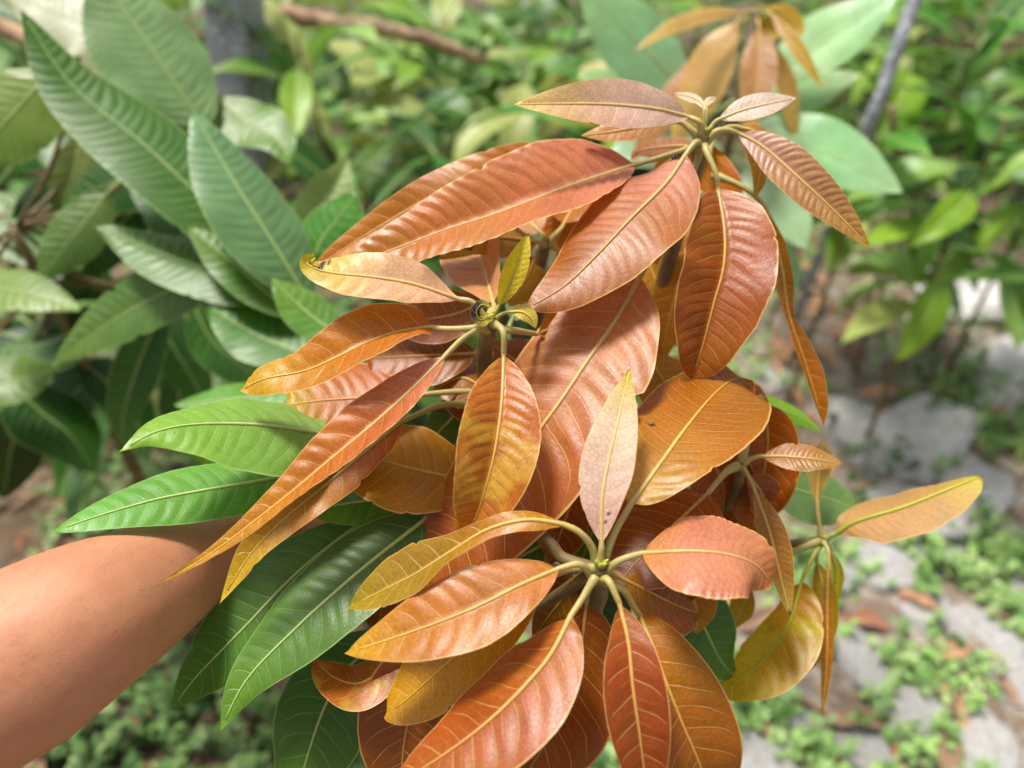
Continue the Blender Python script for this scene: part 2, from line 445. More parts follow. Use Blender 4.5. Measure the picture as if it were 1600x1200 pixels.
def wlist(w, t, m, pb, pt):
    if isinstance(w, (list, tuple)):
        a = np.array(w, float)
        y = np.interp(t, a[:, 0], a[:, 1])
        for _ in range(3): y[1:-1] = (y[:-2]+y[1:-1]*2+y[2:])/4
        return y
    return w*profile(t, m, pb, pt)

LEN = []
def leaf(plant, node, p, d, wl, wr, c, kind='young', m=0.45, pb=0.75, pt=0.9, fold=10, fl=1, fr=1, via=None, pet=None,
         nveins=None, rp=0.0023, rm=0.0012, pc=None, seed=None, lift=0.06, roll=26, hi=True, **kw):
    """a leaf of `plant`: p photo pixels of the midrib from blade base to tip, d distances, wl/wr seen half widths in pixels"""
    p = np.array(p, float)
    if kind == 'green' and plant.name == 'mango_sapling': c = [(min(255, q[0]*1.20+8), min(255, q[1]*1.10), q[2]*1.22) for q in c]
    sd = seed if seed is not None else int(abs(p[0, 0]*13+p[-1, 1]*7+p[-1, 0])) % 100000
    q = np.r_[0, np.cumsum(np.linalg.norm(np.diff(p, axis=0), axis=1))]; q /= q[-1]
    dd = np.interp(q, np.linspace(0, 1, len(d)), d) if len(d) < 3 else np.polyval(np.polyfit(np.linspace(0, 1, len(d)), d, min(2, len(d)-1)), q)
    W3 = np.array([px(a[0], a[1], z) for a, z in zip(p, dd)])
    L = np.linalg.norm(np.diff(W3, axis=0), axis=1).sum()
    nveins = nveins or max(9, int(round(L*78)))
    n = (nveins*6+12) if hi else (nveins*3+8)
    P = resample(W3, n); t = np.linspace(0, 1, n)
    view = norm(P-CAM); T = norm(np.gradient(P, axis=0))
    Bl = norm(np.cross(T, view)); N = np.cross(Bl, T)
    N = np.where((np.sum(N*view, 1) > 0)[:, None], -N, N)
    dep = (P-CAM)@np.array([0, CP, -SP])
    a_ = wlist(wl, t, m, pb, pt)*dep/FPX; b_ = wlist(wr, t, m, pb, pt)*dep/FPX
    # a blade seen at an angle along its length keeps its real width; only the cross direction is foreshortened
    # roll: the face leans up towards the sky, so a side pointing up in the picture recedes and the other comes forward
    bu = Bl@np.array([0, SP, CP]); fo, ro_ = math.radians(fold), math.radians(roll)
    bl_, br_ = fo*fl - ro_*bu, fo*fr + ro_*bu
    Wt = np.maximum(np.maximum(a_/np.cos(bl_), b_/np.cos(br_)), 1e-5)
    al = np.arccos(np.clip(a_/Wt, .02, 1)); ar = np.arccos(np.clip(b_/Wt, .02, 1))
    al = np.where(al < np.abs(bl_)+.03, bl_, al*(1 if bl_.mean() > 0 else -1)); ar = np.where(ar < np.abs(br_)+.03, br_, ar*(1 if br_.mean() > 0 else -1))
    for _ in range(6):
        for q_ in (al, ar): q_[1:-1] = (q_[:-2]+2*q_[1:-1]+q_[2:])/4
    fl, fr = al, ar
    me, org, T, L = blade('leaf', P, Bl, N, a_, b_, Wt, fl, fr, c, M[kind], sd, nveins, half=9 if hi else 5, **kw)
    lo = add('leaf', me, plant, org - np.array(plant.location))
    under = kw.get('under', False)
    # petiole running into the midrib
    lm = np.array(c[len(c)//2], float); lt = np.array(c[-1], float)
    mr = lambda q, w_: tuple((q*(1-w_)+np.array([196, 172, 84])*w_).astype(int))
    pcs = pc or ([(164, 156, 88), (176, 158, 96), mr(np.array(c[0], float), .7), mr(lm, .6), mr(lt, .5)] if kind == 'young' else None) or ([(176, 172, 98), (188, 174, 110), (200, 172, 104), (190, 164, 60)] if kind == 'young' else [(120, 140, 70), (160, 180, 100), (176, 192, 120), (160, 186, 100)])
    up = N if not under else -N
    k = int(n*0.97)
    idx = np.arange(0, k, 3)
    mid = P[idx] + N[idx]*(0.0002 if not under else 0.0006)
    R = np.interp(idx/(n-1), [0, 0.1, 0.5, 1], [rm*1.25, rm, rm*0.7, rm*0.25])
    if node is not None:
        nd = np.array(node, float); gap = np.linalg.norm(P[0]-nd)
        if gap < .085:
            out_ = norm(P[0]-nd); out_[2] *= .3; rs = np.random.default_rng(sd)
            nd = nd + out_*.0022 + np.array([0, 0, -1])*rs.uniform(0, .011)*(1 if gap > .02 else .2)
        if gap > .085 and via is None:
            nd2 = P[0] - T[0]*.034 + np.array([0, 0, -.012])
            tw = resample(np.array([nd, nd*.5+nd2*.5+np.array([0, 0, -.02]), nd2]), 12)
            V_, F__ = tube_arrays(tw, np.linspace(.0034, .0022, 12), 7)
            add('twig', make_mesh('twig', V_-np.array(plant.location), F__), plant, mat=M['stem'])
            nd = nd2; gap = np.linalg.norm(P[0]-nd)
        if via is not None:
            ctrl = np.vstack([nd]+[px(*v) for v in via]+[P[0]])
            pp = resample(ctrl, 14)[:-1]
        else:
            h = np.linspace(0, 1, 14)[:-1, None]
            m0 = (P[0]-nd)*0.9 + np.array([0, 0, 1])*gap*lift*6; m1 = T[0]*gap*0.9
            pp = (2*h**3-3*h**2+1)*nd + (h**3-2*h**2+h)*m0 + (-2*h**3+3*h**2)*P[0] + (h**3-h**2)*m1
        rr = np.interp(np.linspace(0, 1, 13), [0, 0.12, 0.3, 0.6, 1], [rp*1.5, rp*1.42, rp*1.05, rp*0.86, max(rm*1.25, rp*0.75)])
        mid = np.vstack([pp, mid]); R = np.r_[rr, R]
    so = add('petiole', stalk('petiole', mid, R, pcs, org), lo)
    LEN.append((round(L*100, 1), round(2*Wt.max()*100, 1), tuple(p[0])))
    return lo

# palette, as the leaves look
OR = [(206, 136, 112), (196, 112, 64), (190, 112, 44)]          # orange with a pink base
RD = [(182, 100, 66), (164, 76, 40), (166, 84, 34)]             # deep orange red
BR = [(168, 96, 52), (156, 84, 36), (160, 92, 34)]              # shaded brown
GO = [(196, 132, 48), (188, 122, 24), (196, 150, 30)]           # golden
PK = [(222, 168, 150), (218, 160, 136), (214, 164, 120)]        # pale pink
LI = [(214, 184, 178), (212, 180, 170), (206, 174, 134)]        # lilac tan
TN = [(192, 140, 100), (186, 136, 92), (196, 160, 80)]          # tan
YG = [(216, 196, 70), (220, 202, 70), (226, 210, 90)]           # yellow green
GR = [(64, 128, 70), (58, 130, 58), (84, 156, 70)]
GD = [(44, 98, 62), (40, 96, 48), (66, 130, 56)]
GP = [(120, 176, 130), (112, 172, 122), (128, 184, 124)]        # pale green
GL = [(84, 136, 84), (74, 132, 70), (96, 150, 76)]

# ---- the sapling in the hand
JUN = np.array([0.035, 0.385, 0.86])
plant = empty('mango_sapling', (0.05, 0.42, ground_z(0.05, 0.42)))
tag(plant, 'tall mango sapling with whorls of glossy orange new leaves, gripped by the hand', 'sapling')
NODE = dict(A=px(937, 885, .402), B=px(767, 497, .452), C=px(1100, 210, .502), D=px(1157, 724, .505), E=px(1285, 842, .555), F=px(853, 377, .555))
A, B, C, D_, E, F_ = (NODE[k] for k in 'ABCDEF')

# shoot A
leaf(plant, A, [(940, 850), (941, 781), (950, 725), (966, 656), (985, 573)], (.398, .400, .412), 43, 39, [(236, 190, 184), (234, 204, 200), (232, 206, 190), (214, 200, 96)], m=.42, pb=.9, pt=1.0, pucker=.5, rm=.0012, rp=.0022, burn=[(.12, .35, .012, .1), (.17, .45, .012, .1)])
leaf(plant, A, [(985, 789), (1031, 725), (1069, 672), (1110, 622), (1140, 596), (1162, 590)], (.398, .418, .44, .49), 82, 88, [(198, 158, 100), (190, 126, 60), (176, 104, 24), (168, 100, 22)], m=.55, pb=.62, pt=.5, fold=10, pucker=.7, nveins=20, rm=.0014, via=[(958, 838, .40)])
leaf(plant, A, [(1004, 864), (1080, 861), (1136, 866), (1180, 882), (1207, 914)], (.398, .385, .39), 62, 64, [(216, 150, 118), (208, 136, 134), (206, 132, 130), (198, 120, 96)], m=.45, pb=.7, pt=.62, fold=16, pucker=1.0, nveins=18, via=[(968, 876, .398)])
leaf(plant, A, [(968, 944), (982, 1004), (989, 1074), (999, 1144), (1008, 1215), (1014, 1285)], (.395, .375, .38), 52, 46, RD, m=.42, pb=.8, pt=.95, pucker=.7, via=[(951, 908, .397), (962, 930, .395)])
leaf(plant, A, [(1000, 962), (1020, 1010), (1041, 1067), (1066, 1130), (1094, 1196), (1125, 1285)], (.42, .40, .41), 82, 72, [(190, 128, 40), (176, 104, 32), (170, 96, 34)], m=.5, pb=.6, pucker=.5, via=[(972, 920, .408), (990, 948, .415)])
leaf(plant, A, [(892, 962), (868, 1010), (843, 1046), (780, 1112), (710, 1168), (600, 1240)], (.394, .37, .365), 78, 66, [(190, 112, 70), (178, 92, 46), (174, 90, 42)], m=.42, pb=.7, pucker=.5, via=[(928, 905, .402), (908, 938, .398)], rm=.0014)
leaf(plant, A, [(874, 888), (815, 913), (745, 948), (675, 976), (605, 1000), (538, 1021)], (.398, .385, .39), 54, 64, [(206, 132, 100), (200, 122, 72), (198, 118, 44), (216, 170, 40)], m=.42, pb=.75, pt=.9, pucker=.6, via=[(906, 882, .398)])
leaf(plant, A, [(880, 819), (825, 812), (765, 826), (715, 855), (650, 896), (600, 921), (542, 951)], (.395, .40, .425), [(0, 3), (.1, 16), (.3, 14), (.45, 10), (.6, 25), (.8, 20), (1, 0)], [(0, 3), (.1, 12), (.2, 18), (.3, 16), (.45, 26), (.6, 46), (.75, 44), (.88, 26), (1, 0)], [(206, 140, 50), (200, 128, 40), (176, 140, 72), (172, 142, 76), (178, 160, 70)], pucker=.4, fold=8, via=[(926, 858, .400), (906, 832, .395)])
leaf(plant, A, [(858, 905), (760, 985), (700, 1035), (650, 1080), (600, 1122)], (.415, .42, .42), 56, 58, [(190, 130, 36), (206, 150, 26), (210, 158, 34)], m=.6, pt=.55, pucker=.4)
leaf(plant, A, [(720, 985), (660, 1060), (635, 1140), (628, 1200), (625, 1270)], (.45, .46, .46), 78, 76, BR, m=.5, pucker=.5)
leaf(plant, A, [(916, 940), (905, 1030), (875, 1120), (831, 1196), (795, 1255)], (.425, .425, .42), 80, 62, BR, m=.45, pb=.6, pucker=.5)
leaf(plant, A, [(975, 905), (1015, 925), (1055, 945), (1090, 958)], (.45, .45, .46), 40, 45, [(186, 130, 20), (168, 96, 38), (160, 86, 36)], m=.55, pt=.6, pucker=.4)
leaf(plant, A, [(640, 1010), (597, 1047), (560, 1068), (522, 1058), (490, 1030)], (.46, .45, .45), 38, 30, [(190, 100, 44), (196, 116, 52), (194, 108, 56)], m=.5, pt=.6, pucker=.3, blotch=((206, 176, 60), .5))
leaf(plant, A, [(905, 905), (860, 960), (830, 1000)], (.44, .45, .46), 45, 40, [(120, 84, 26), (140, 96, 28), (150, 100, 30)], pucker=.3)

# shoot B
leaf(plant, B, [(716, 467), (647, 444), (584, 433), (525, 427), (490, 419), (478, 407), (492, 400)], (.447, .435, .43), [(0, 2), (.1, 14), (.3, 29), (.5, 33), (.7, 30), (.85, 18), (.93, 10), (1, 4)], [(0, 2), (.1, 16), (.25, 34), (.45, 42), (.65, 36), (.78, 26), (.85, 14), (1, 4)], [(236, 182, 166), (236, 186, 170), (234, 188, 166), (220, 192, 120), (212, 200, 76)], pucker=.6, fold=16, burn=[(.84, .45, .022, .55), (.80, .75, .016, .3), (.6, .08, .012, .05), (.66, .1, .012, .06), (.5, .06, .01, .05)], via=[(740, 474, .448)])
leaf(plant, B, [(673, 511), (616, 520), (569, 537), (525, 559), (475, 580), (412, 592), (374, 611)], (.448, .435, .435), [(0, 4), (.08, 9), (.3, 19), (.5, 22), (.75, 30), (.9, 22), (.97, 11), (1, 0)], [(0, 5), (.03, 34), (.1, 43), (.25, 56), (.4, 56), (.55, 44), (.75, 30), (.9, 20), (.97, 9), (1, 0)], [(198, 116, 60), (204, 124, 44), (212, 144, 38), (222, 180, 50)], pucker=.8, via=[(745, 512, .446), (700, 514, .445)], fold=6)
leaf(plant, B, [(692, 560), (647, 605), (584, 662), (520, 715), (444, 778), (335, 861), (252, 911)], (.442, .42, .405), [(0, 3), (.06, 10), (.2, 20), (.4, 20), (.6, 12), (.8, 9), (1, 0)], [(0, 4), (.05, 22), (.15, 38), (.3, 50), (.45, 44), (.6, 28), (.75, 15), (.9, 6), (1, 0)], [(212, 136, 134), (204, 118, 100), (200, 118, 64), (204, 134, 48), (204, 158, 44)], pucker=1.5, fold=5, fl=1, via=[(748, 514, .446), (722, 530, .445)])
leaf(plant, px(745, 620, .49), [(628, 658), (560, 715), (500, 765), (440, 815), (390, 868), (342, 945)], (.465, .45, .43), [(0, 3), (.1, 24), (.3, 34), (.5, 28), (.7, 20), (.85, 15), (1, 0)], [(0, 3), (.2, 30), (.5, 35), (.8, 22), (1, 0)], [(186, 108, 70), (192, 116, 52), (206, 146, 50), (226, 200, 60)], pucker=.5, via=[(690, 633, .475)], pc=[(140, 130, 60), (150, 140, 66), (160, 140, 60), (190, 160, 60)])
leaf(plant, B, [(787, 556), (784, 625), (775, 694), (762, 750), (741, 812), (716, 838)], (.443, .418, .418), 66, 58, [(206, 126, 88), (198, 114, 62), (194, 116, 46), (196, 128, 36)], m=.5, pb=.8, pt=.7, pucker=.8, nveins=17, blotch=((214, 176, 60), .55), via=[(786, 518, .44)], fold=17)
leaf(plant, C, [(1000, 434), (962, 500), (919, 562), (881, 619), (850, 662), (780, 757), (700, 855), (640, 925), (584, 985)], (.488, .455, .452, .465), [(0, 3), (.04, 30), (.1, 60), (.2, 88), (.35, 105), (.5, 103), (.7, 82), (.85, 48), (1, 0)], [(0, 3), (.03, 26), (.08, 60), (.2, 92), (.35, 104), (.5, 100), (.7, 78), (.85, 48), (1, 0)], [(212, 146, 134), (198, 124, 108), (188, 106, 78), (178, 92, 56), (172, 88, 48)], pucker=1.1, nveins=17, fold=14, rm=.0017, via=[(1080, 275, .515), (1035, 360, .505)])
leaf(plant, px(762, 600, .50), [(640, 618), (560, 622), (500, 626), (446, 634)], (.49, .49, .48), 66, 66, [(170, 84, 42), (190, 106, 70), (196, 116, 70), (196, 170, 30)], m=.6, pt=.5, pucker=.6)
leaf(plant, px(765, 690, .50), [(752, 756), (690, 742), (640, 731), (575, 713), (515, 700)], (.485, .475, .475), 68, 72, [(186, 126, 30), (204, 144, 22), (206, 150, 28)], m=.5, pt=.7, pucker=.4, blotch=((170, 130, 20), .5))
leaf(plant, px(766, 545, .48), [(745, 552), (655, 556), (572, 560)], (.51, .51, .51), 46, 40, [(150, 84, 30), (160, 90, 34), (170, 90, 50)], pt=.5, pucker=.5)
leaf(plant, px(766, 585, .49), [(762, 610), (720, 590), (676, 612)], (.50, .505, .505), 44, 30, [(150, 88, 36), (160, 96, 40), (160, 100, 50)], pt=.6, pucker=.3)
leaf(plant, B, [(772, 478), (765, 450), (755, 415), (742, 372)], (.462, .505, .56), 62, 36, [(206, 150, 130), (206, 146, 126), (200, 140, 116)], m=.6, pucker=.8, nveins=12, rm=.0014)
leaf(plant, B, [(779, 478), (794, 444), (812, 400), (826, 364)], (.448, .44, .438), 18, 21, YG, m=.5, pb=.8, pucker=.8, dark_tip=True, rp=.0012, rm=.0008, nveins=12, pc=[(190, 190, 70), (200, 200, 80), (200, 200, 80)], camber=.05)
leaf(plant, B, [(798, 487), (815, 487), (829, 496), (838, 513)], (.447, .445, .446), 13, 12, YG, m=.45, pucker=.3, rp=.0013, rm=.0008, nveins=9, under=True)
leaf(plant, B, [(770, 492), (752, 500), (744, 488), (752, 476), (766, 480)], (.446, .440, .439), [(0, 3), (.3, 9), (.6, 9), (.9, 7), (1, 1)], [(0, 3), (.3, 7), (.6, 6), (.9, 4), (1, 1)], [(196, 184, 70), (190, 176, 70), (40, 36, 40), (60, 54, 50), (210, 206, 110)], pucker=.2, rp=.001, rm=.0006, nveins=9, fl=1, fr=-1)
leaf(plant, B, [(838, 522), (880, 505), (930, 486), (975, 470)], (.478, .50, .52), 44, 48, [(196, 132, 50), (180, 106, 44), (170, 90, 44)], pucker=.3, roll=0, via=[(800, 516, .455)])
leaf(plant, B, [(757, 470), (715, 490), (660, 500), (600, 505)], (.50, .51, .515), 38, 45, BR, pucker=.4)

# shoot C
leaf(plant, C, [(1077, 183), (1025, 170), (950, 163), (875, 162), (802, 163)], (.498, .48, .475), 31, 39, [(222, 184, 182), (222, 188, 186), (218, 182, 158), (214, 188, 128)], m=.42, pucker=.5, fold=16, via=[(1094, 192, .496)])
leaf(plant, C, [(1040, 192), (1000, 198), (955, 206), (908, 212)], (.508, .505, .505), 17, 18, [(204, 150, 126), (206, 150, 132), (200, 140, 110)], pucker=.5, via=[(1080, 203, .505), (1062, 190, .506)])
leaf(plant, C, [(990, 258), (887, 292), (775, 334), (700, 358), (625, 386), (560, 410), (500, 432)], (.512, .495, .485), [(0, 3), (.08, 20), (.2, 26), (.4, 26), (.6, 34), (.8, 30), (1, 0)], [(0, 4), (.04, 36), (.12, 66), (.25, 84), (.4, 82), (.6, 62), (.8, 34), (.93, 14), (1, 0)], [(212, 136, 138), (206, 126, 114), (200, 120, 86), (200, 128, 84)], pucker=1.4, fold=5, nveins=21, rm=.0014, via=[(1070, 235, .51)])
leaf(plant, C, [(985, 280), (900, 262), (790, 268), (690, 300), (600, 350), (520, 400), (478, 428)], (.535, .525, .515), [(0, 3), (.2, 30), (.5, 36), (.8, 20), (1, 0)], [(0, 3), (.1, 24), (.3, 42), (.5, 36), (.7, 30), (.9, 16), (1, 0)], [(196, 120, 80), (198, 118, 72), (204, 128, 74)], pucker=.9, fold=10)
leaf(plant, C, [(1070, 244), (1040, 287), (987, 340), (931, 400), (880, 448), (820, 484)], (.493, .465, .458), 74, 66, [(212, 142, 148), (194, 112, 96), (176, 96, 46), (172, 98, 36)], m=.40, pb=.72, pt=.8, pucker=.4, nveins=19, rm=.0014, via=[(1088, 222, .496)])
leaf(plant, C, [(1122, 296), (1132, 362), (1130, 419), (1115, 475), (1098, 540), (1082, 592)], (.497, .475, .48), [(0, 3), (.05, 30), (.15, 58), (.3, 76), (.5, 80), (.7, 70), (.88, 44), (.96, 26), (1, 4)], [(0, 3), (.05, 14), (.2, 38), (.4, 58), (.6, 60), (.8, 42), (.95, 22), (1, 4)], [(182, 98, 56), (176, 92, 34), (168, 86, 26), (176, 94, 30)], pucker=.6, nveins=17, rm=.0014, via=[(1104, 238, .498), (1118, 270, .494)])
leaf(plant, C, [(1154, 208), (1194, 231), (1250, 280), (1306, 332), (1361, 388)], (.50, .485, .48), 36, 29, [(216, 170, 170), (196, 144, 132), (190, 136, 114), (194, 154, 104)], m=.4, pucker=1.4, nveins=21, fold=12, via=[(1118, 206, .50), (1136, 203, .50)])
leaf(plant, C, [(1158, 200), (1180, 208), (1190, 245), (1186, 280), (1178, 314)], (.515, .515, .52), [(0, 6), (.2, 16), (.45, 14), (.8, 10), (1, 0)], [(0, 8), (.2, 22), (.45, 22), (.8, 8), (1, 0)], TN, pucker=.5, fl=-1)
leaf(plant, C, [(1124, 186), (1160, 172), (1200, 162), (1244, 153)], (.50, .495, .495), 20, 18, [(232, 210, 208), (234, 214, 214), (232, 212, 206)], m=.45, pucker=.5, rp=.0016, rm=.0009, nveins=13)
leaf(plant, C, [(1102, 168), (1090, 156), (1072, 149), (1052, 146)], (.50, .51, .525), [(0, 3), (.4, 8), (.7, 6), (1, 0)], [(0, 3), (.4, 6), (.7, 5), (1, 0)], [(222, 196, 180), (226, 204, 196), (226, 204, 196)], pucker=.3, rp=.0015, rm=.0008, nveins=9)
leaf(plant, C, [(1102, 167), (1108, 156), (1119, 151)], (.50, .505, .51), 5, 7, [(222, 196, 180), (226, 204, 196), (226, 204, 196)], pucker=.3, rp=.0013, rm=.0006, nveins=9)
leaf(plant, px(1106, 235, .55), [(1112, 225), (1095, 265), (1075, 310), (1055, 368)], (.57, .58, .585), 74, 62, [(200, 116, 44), (206, 124, 50), (204, 126, 54)], m=.4, pucker=.5, rm=.0014)
leaf(plant, px(1098, 300, .56), [(1085, 330), (1065, 420), (1045, 500), (1030, 575)], (.56, .555, .555), 34, 36, [(196, 128, 66), (204, 138, 66), (196, 134, 60)], pucker=.5)
leaf(plant, px(1110, 270, .55), [(1200, 335), (1222, 420), (1233, 490), (1260, 572), (1288, 668)], (.535, .53, .53), [(0, 3), (.15, 14), (.35, 14), (.48, 5), (.6, 16), (.75, 22), (.9, 16), (1, 0)], [(0, 3), (.15, 15), (.35, 13), (.48, 6), (.6, 7), (.75, 6), (1, 0)], [(180, 124, 80), (180, 120, 78), (190, 112, 44), (194, 116, 36)], pucker=.4, fold=20)
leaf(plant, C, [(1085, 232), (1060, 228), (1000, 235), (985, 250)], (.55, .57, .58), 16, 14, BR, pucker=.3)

# shoot F, behind the hanging leaf
leaf(plant, F_, [(838, 378), (787, 371), (745, 376), (712, 390), (682, 407)], (.545, .515, .505), [(0, 3), (.2, 28), (.5, 32), (.8, 16), (1, 0)], [(0, 3), (.2, 26), (.5, 30), (.8, 20), (1, 0)], [(176, 120, 60), (184, 132, 76), (186, 150, 60), (180, 166, 50)], pucker=.7, under=True, burn=[(.72, -.35, .035, .35), (.97, 0, .03, .5)])
leaf(plant, F_, [(880, 352), (893, 325), (903, 285)], (.57, .58, .59), 46, 32, [(196, 120, 50), (200, 124, 54), (196, 120, 60)], pucker=.3)
leaf(plant, F_, [(846, 364), (826, 346), (796, 325)], (.56, .57, .58), 26, 32, [(206, 150, 130), (204, 148, 126), (196, 140, 110)], pucker=.4)
leaf(plant, F_, [(872, 392), (900, 420), (930, 455)], (.56, .56, .56), 30, 30, OR, pucker=.3)
leaf(plant, F_, [(838, 400), (820, 440), (795, 480)], (.57, .57, .57), 30, 34, [(180, 120, 30), (186, 128, 30), (196, 150, 40)], pucker=.3)

# shoot D
leaf(plant, D_, [(1105, 772), (1062, 812), (1010, 862), (955, 925)], (.48, .465, .455), 84, 88, [(176, 100, 74), (160, 86, 46), (150, 80, 36)], m=.42, pb=.6, pucker=.6, via=[(1134, 738, .50)])
leaf(plant, D_, [(1191, 713), (1225, 713), (1270, 717), (1317, 724)], (.50, .49, .485), 22, 20, [(196, 144, 116), (180, 128, 90), (182, 136, 90)], pucker=.9, nveins=16, rp=.0018, rm=.0011)
leaf(plant, D_, [(1178, 764), (1202, 830), (1217, 890), (1235, 962)], (.495, .48, .475), 26, 17, [(186, 128, 100), (176, 118, 78), (184, 128, 76), (206, 190, 120)], pucker=.6, nveins=18, rp=.0018, rm=.0012, dark_tip=True)
leaf(plant, D_, [(1192, 628), (1200, 690), (1188, 760), (1163, 828)], (.535, .535, .53), 50, 60, [(186, 104, 52), (176, 92, 40), (186, 112, 36)], m=.5, pb=.5, pt=.7, pucker=.5)
leaf(plant, D_, [(1168, 742), (1192, 775), (1196, 820)], (.52, .525, .53), 30, 22, BR, pucker=.3)

# shoot E
leaf(plant, E, [(1309, 832), (1337, 815), (1412, 792), (1487, 762), (1537, 742)], (.553, .535, .525), [(0, 3), (.06, 18), (.2, 28), (.5, 24), (.8, 15), (.95, 7), (1, 0)], [(0, 3), (.06, 16), (.25, 42), (.5, 46), (.75, 38), (.92, 20), (1, 0)], [(196, 148, 116), (196, 148, 116), (198, 150, 116), (204, 188, 80)], pucker=.5, under=True, dark_tip=True, nveins=17, rm=.0016, pc=[(120, 130, 60), (150, 150, 50), (170, 176, 40), (180, 186, 40)])
leaf(plant, E, [(1277, 790), (1277, 765), (1280, 735), (1286, 688)], (.555, .56, .57), [(0, 2), (.2, 8), (.5, 20), (.8, 16), (1, 0)], [(0, 2), (.2, 6), (.5, 18), (.8, 14), (1, 0)], [(186, 150, 90), (186, 150, 96), (180, 146, 96)], pucker=.4, rp=.0018, under=True)
leaf(plant, E, [(1253, 908), (1235, 970), (1210, 1010), (1175, 1048), (1122, 1088)], (.54, .525, .52), 56, 40, [(196, 140, 30), (194, 150, 50), (196, 156, 56), (196, 176, 50)], m=.5, pb=.55, pt=.7, pucker=.5, rp=.0018, rm=.0011, blotch=((190, 176, 30), .7), pc=[(150, 150, 80), (160, 160, 50), (150, 160, 30), (170, 180, 60)])
leaf(plant, E, [(1276, 876), (1288, 935), (1278, 1000), (1243, 1066)], (.56, .56, .56), 22, 22, [(180, 150, 30), (190, 166, 40), (186, 176, 50)], pucker=.4, rp=.0018)
leaf(plant, E, [(1295, 868), (1293, 933), (1292, 1033), (1284, 1120)], (.545, .535, .53), 9, 10, [(186, 150, 60), (190, 130, 66), (194, 124, 60), (196, 150, 50)], pucker=.4, fold=30, rp=.0018, rm=.001)
leaf(plant, E, [(1298, 862), (1309, 895), (1306, 945)], (.56, .565, .57), 9, 8, [(150, 160, 30), (176, 170, 30), (186, 180, 40)], pucker=.3, rp=.0016)
leaf(plant, E, [(1172, 915), (1157, 955), (1142, 985)], (.56, .57, .57), 18, 20, [(170, 140, 40), (186, 150, 50), (180, 160, 70)], pucker=.3)

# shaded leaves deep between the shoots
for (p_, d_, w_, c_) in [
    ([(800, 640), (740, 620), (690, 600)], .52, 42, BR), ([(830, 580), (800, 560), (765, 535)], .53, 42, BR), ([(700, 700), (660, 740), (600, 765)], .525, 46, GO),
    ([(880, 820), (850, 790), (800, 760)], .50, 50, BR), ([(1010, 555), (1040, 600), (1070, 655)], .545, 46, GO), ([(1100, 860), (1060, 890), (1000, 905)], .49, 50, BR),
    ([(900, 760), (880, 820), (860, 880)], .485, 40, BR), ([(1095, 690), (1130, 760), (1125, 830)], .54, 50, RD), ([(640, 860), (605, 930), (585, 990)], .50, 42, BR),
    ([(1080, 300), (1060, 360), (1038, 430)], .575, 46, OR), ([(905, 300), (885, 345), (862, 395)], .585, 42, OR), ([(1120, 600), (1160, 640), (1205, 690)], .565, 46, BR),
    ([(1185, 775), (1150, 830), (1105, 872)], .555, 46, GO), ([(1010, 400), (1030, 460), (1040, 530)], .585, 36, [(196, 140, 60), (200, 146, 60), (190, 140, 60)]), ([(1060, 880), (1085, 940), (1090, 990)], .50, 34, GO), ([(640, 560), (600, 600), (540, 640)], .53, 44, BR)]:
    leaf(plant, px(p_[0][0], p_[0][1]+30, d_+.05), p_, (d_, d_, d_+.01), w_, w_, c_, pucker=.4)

# older green leaves of the same sapling
leaf(plant, px(730, 720, .55), [(570, 690), (447, 668), (369, 662), (294, 664), (237, 677), (185, 707)], (.478, .437, .40), [(0, 3), (.1, 40), (.25, 70), (.45, 76), (.6, 66), (.8, 36), (.92, 10), (1, 0)], [(0, 3), (.15, 30), (.3, 40), (.5, 46), (.7, 34), (.85, 18), (1, 0)], [(90, 150, 100), (84, 150, 90), (84, 156, 74), (96, 166, 72)], 'green', pucker=.7, nveins=16, fold=10, rm=.0014)
leaf(plant, px(735, 745, .56), [(545, 722), (417, 749), (312, 767), (237, 782), (144, 809), (80, 832)], (.50, .455, .415), 46, 42, [(64, 136, 74), (62, 140, 66), (66, 148, 60)], 'green', m=.5, pt=.8, pucker=.6, nveins=17, rm=.0014)
leaf(plant, px(755, 800, .56), [(692, 790), (593, 867), (533, 917), (467, 977), (387, 1060), (343, 1143)], (.475, .443, .425), 62, 64, [(48, 100, 64), (50, 104, 62), (58, 118, 62), (70, 140, 60)], 'green', m=.42, pt=.95, pucker=.5, nveins=19, rm=.0014)
leaf(plant, px(750, 800, .57), [(575, 808), (470, 890), (380, 982), (307, 1057), (268, 1110)], (.485, .462, .46), 62, 66, [(56, 110, 80), (56, 116, 70), (52, 122, 46)], 'green', m=.5, pucker=.5, nveins=17)
leaf(plant, px(800, 880, .56), [(600, 985), (540, 1050), (505, 1110), (475, 1200), (455, 1285)], (.50, .49, .48), 76, 74, GD, 'green', m=.5, pucker=.7)
leaf(plant, px(800, 880, .57), [(1050, 890), (1090, 960), (1125, 1030), (1152, 1060)], (.53, .53, .53), 52, 52, GD, 'green', m=.5, pucker=.5)
leaf(plant, px(830, 860, .56), [(925, 880), (940, 960), (935, 1040)], (.52, .52, .52), 46, 46, [(40, 84, 66), (40, 84, 64), (40, 84, 60)], 'green', pucker=.5)
leaf(plant, px(780, 770, .56), [(680, 785), (580, 782), (470, 800)], (.495, .485, .475), 40, 34, GR, 'green', pucker=.5)
leaf(plant, px(1130, 800, .6), [(1190, 750), (1240, 764), (1290, 778), (1344, 797)], (.60, .60, .60), 44, 44, [(80, 140, 110), (76, 138, 104), (80, 140, 100)], 'green', pt=.6, pucker=.5)
leaf(plant, px(1100, 640, .6), [(1140, 606), (1195, 630), (1245, 650), (1286, 676)], (.60, .60, .60), 14, 16, [(110, 180, 80), (96, 176, 50), (90, 180, 40)], 'green', pucker=.4)
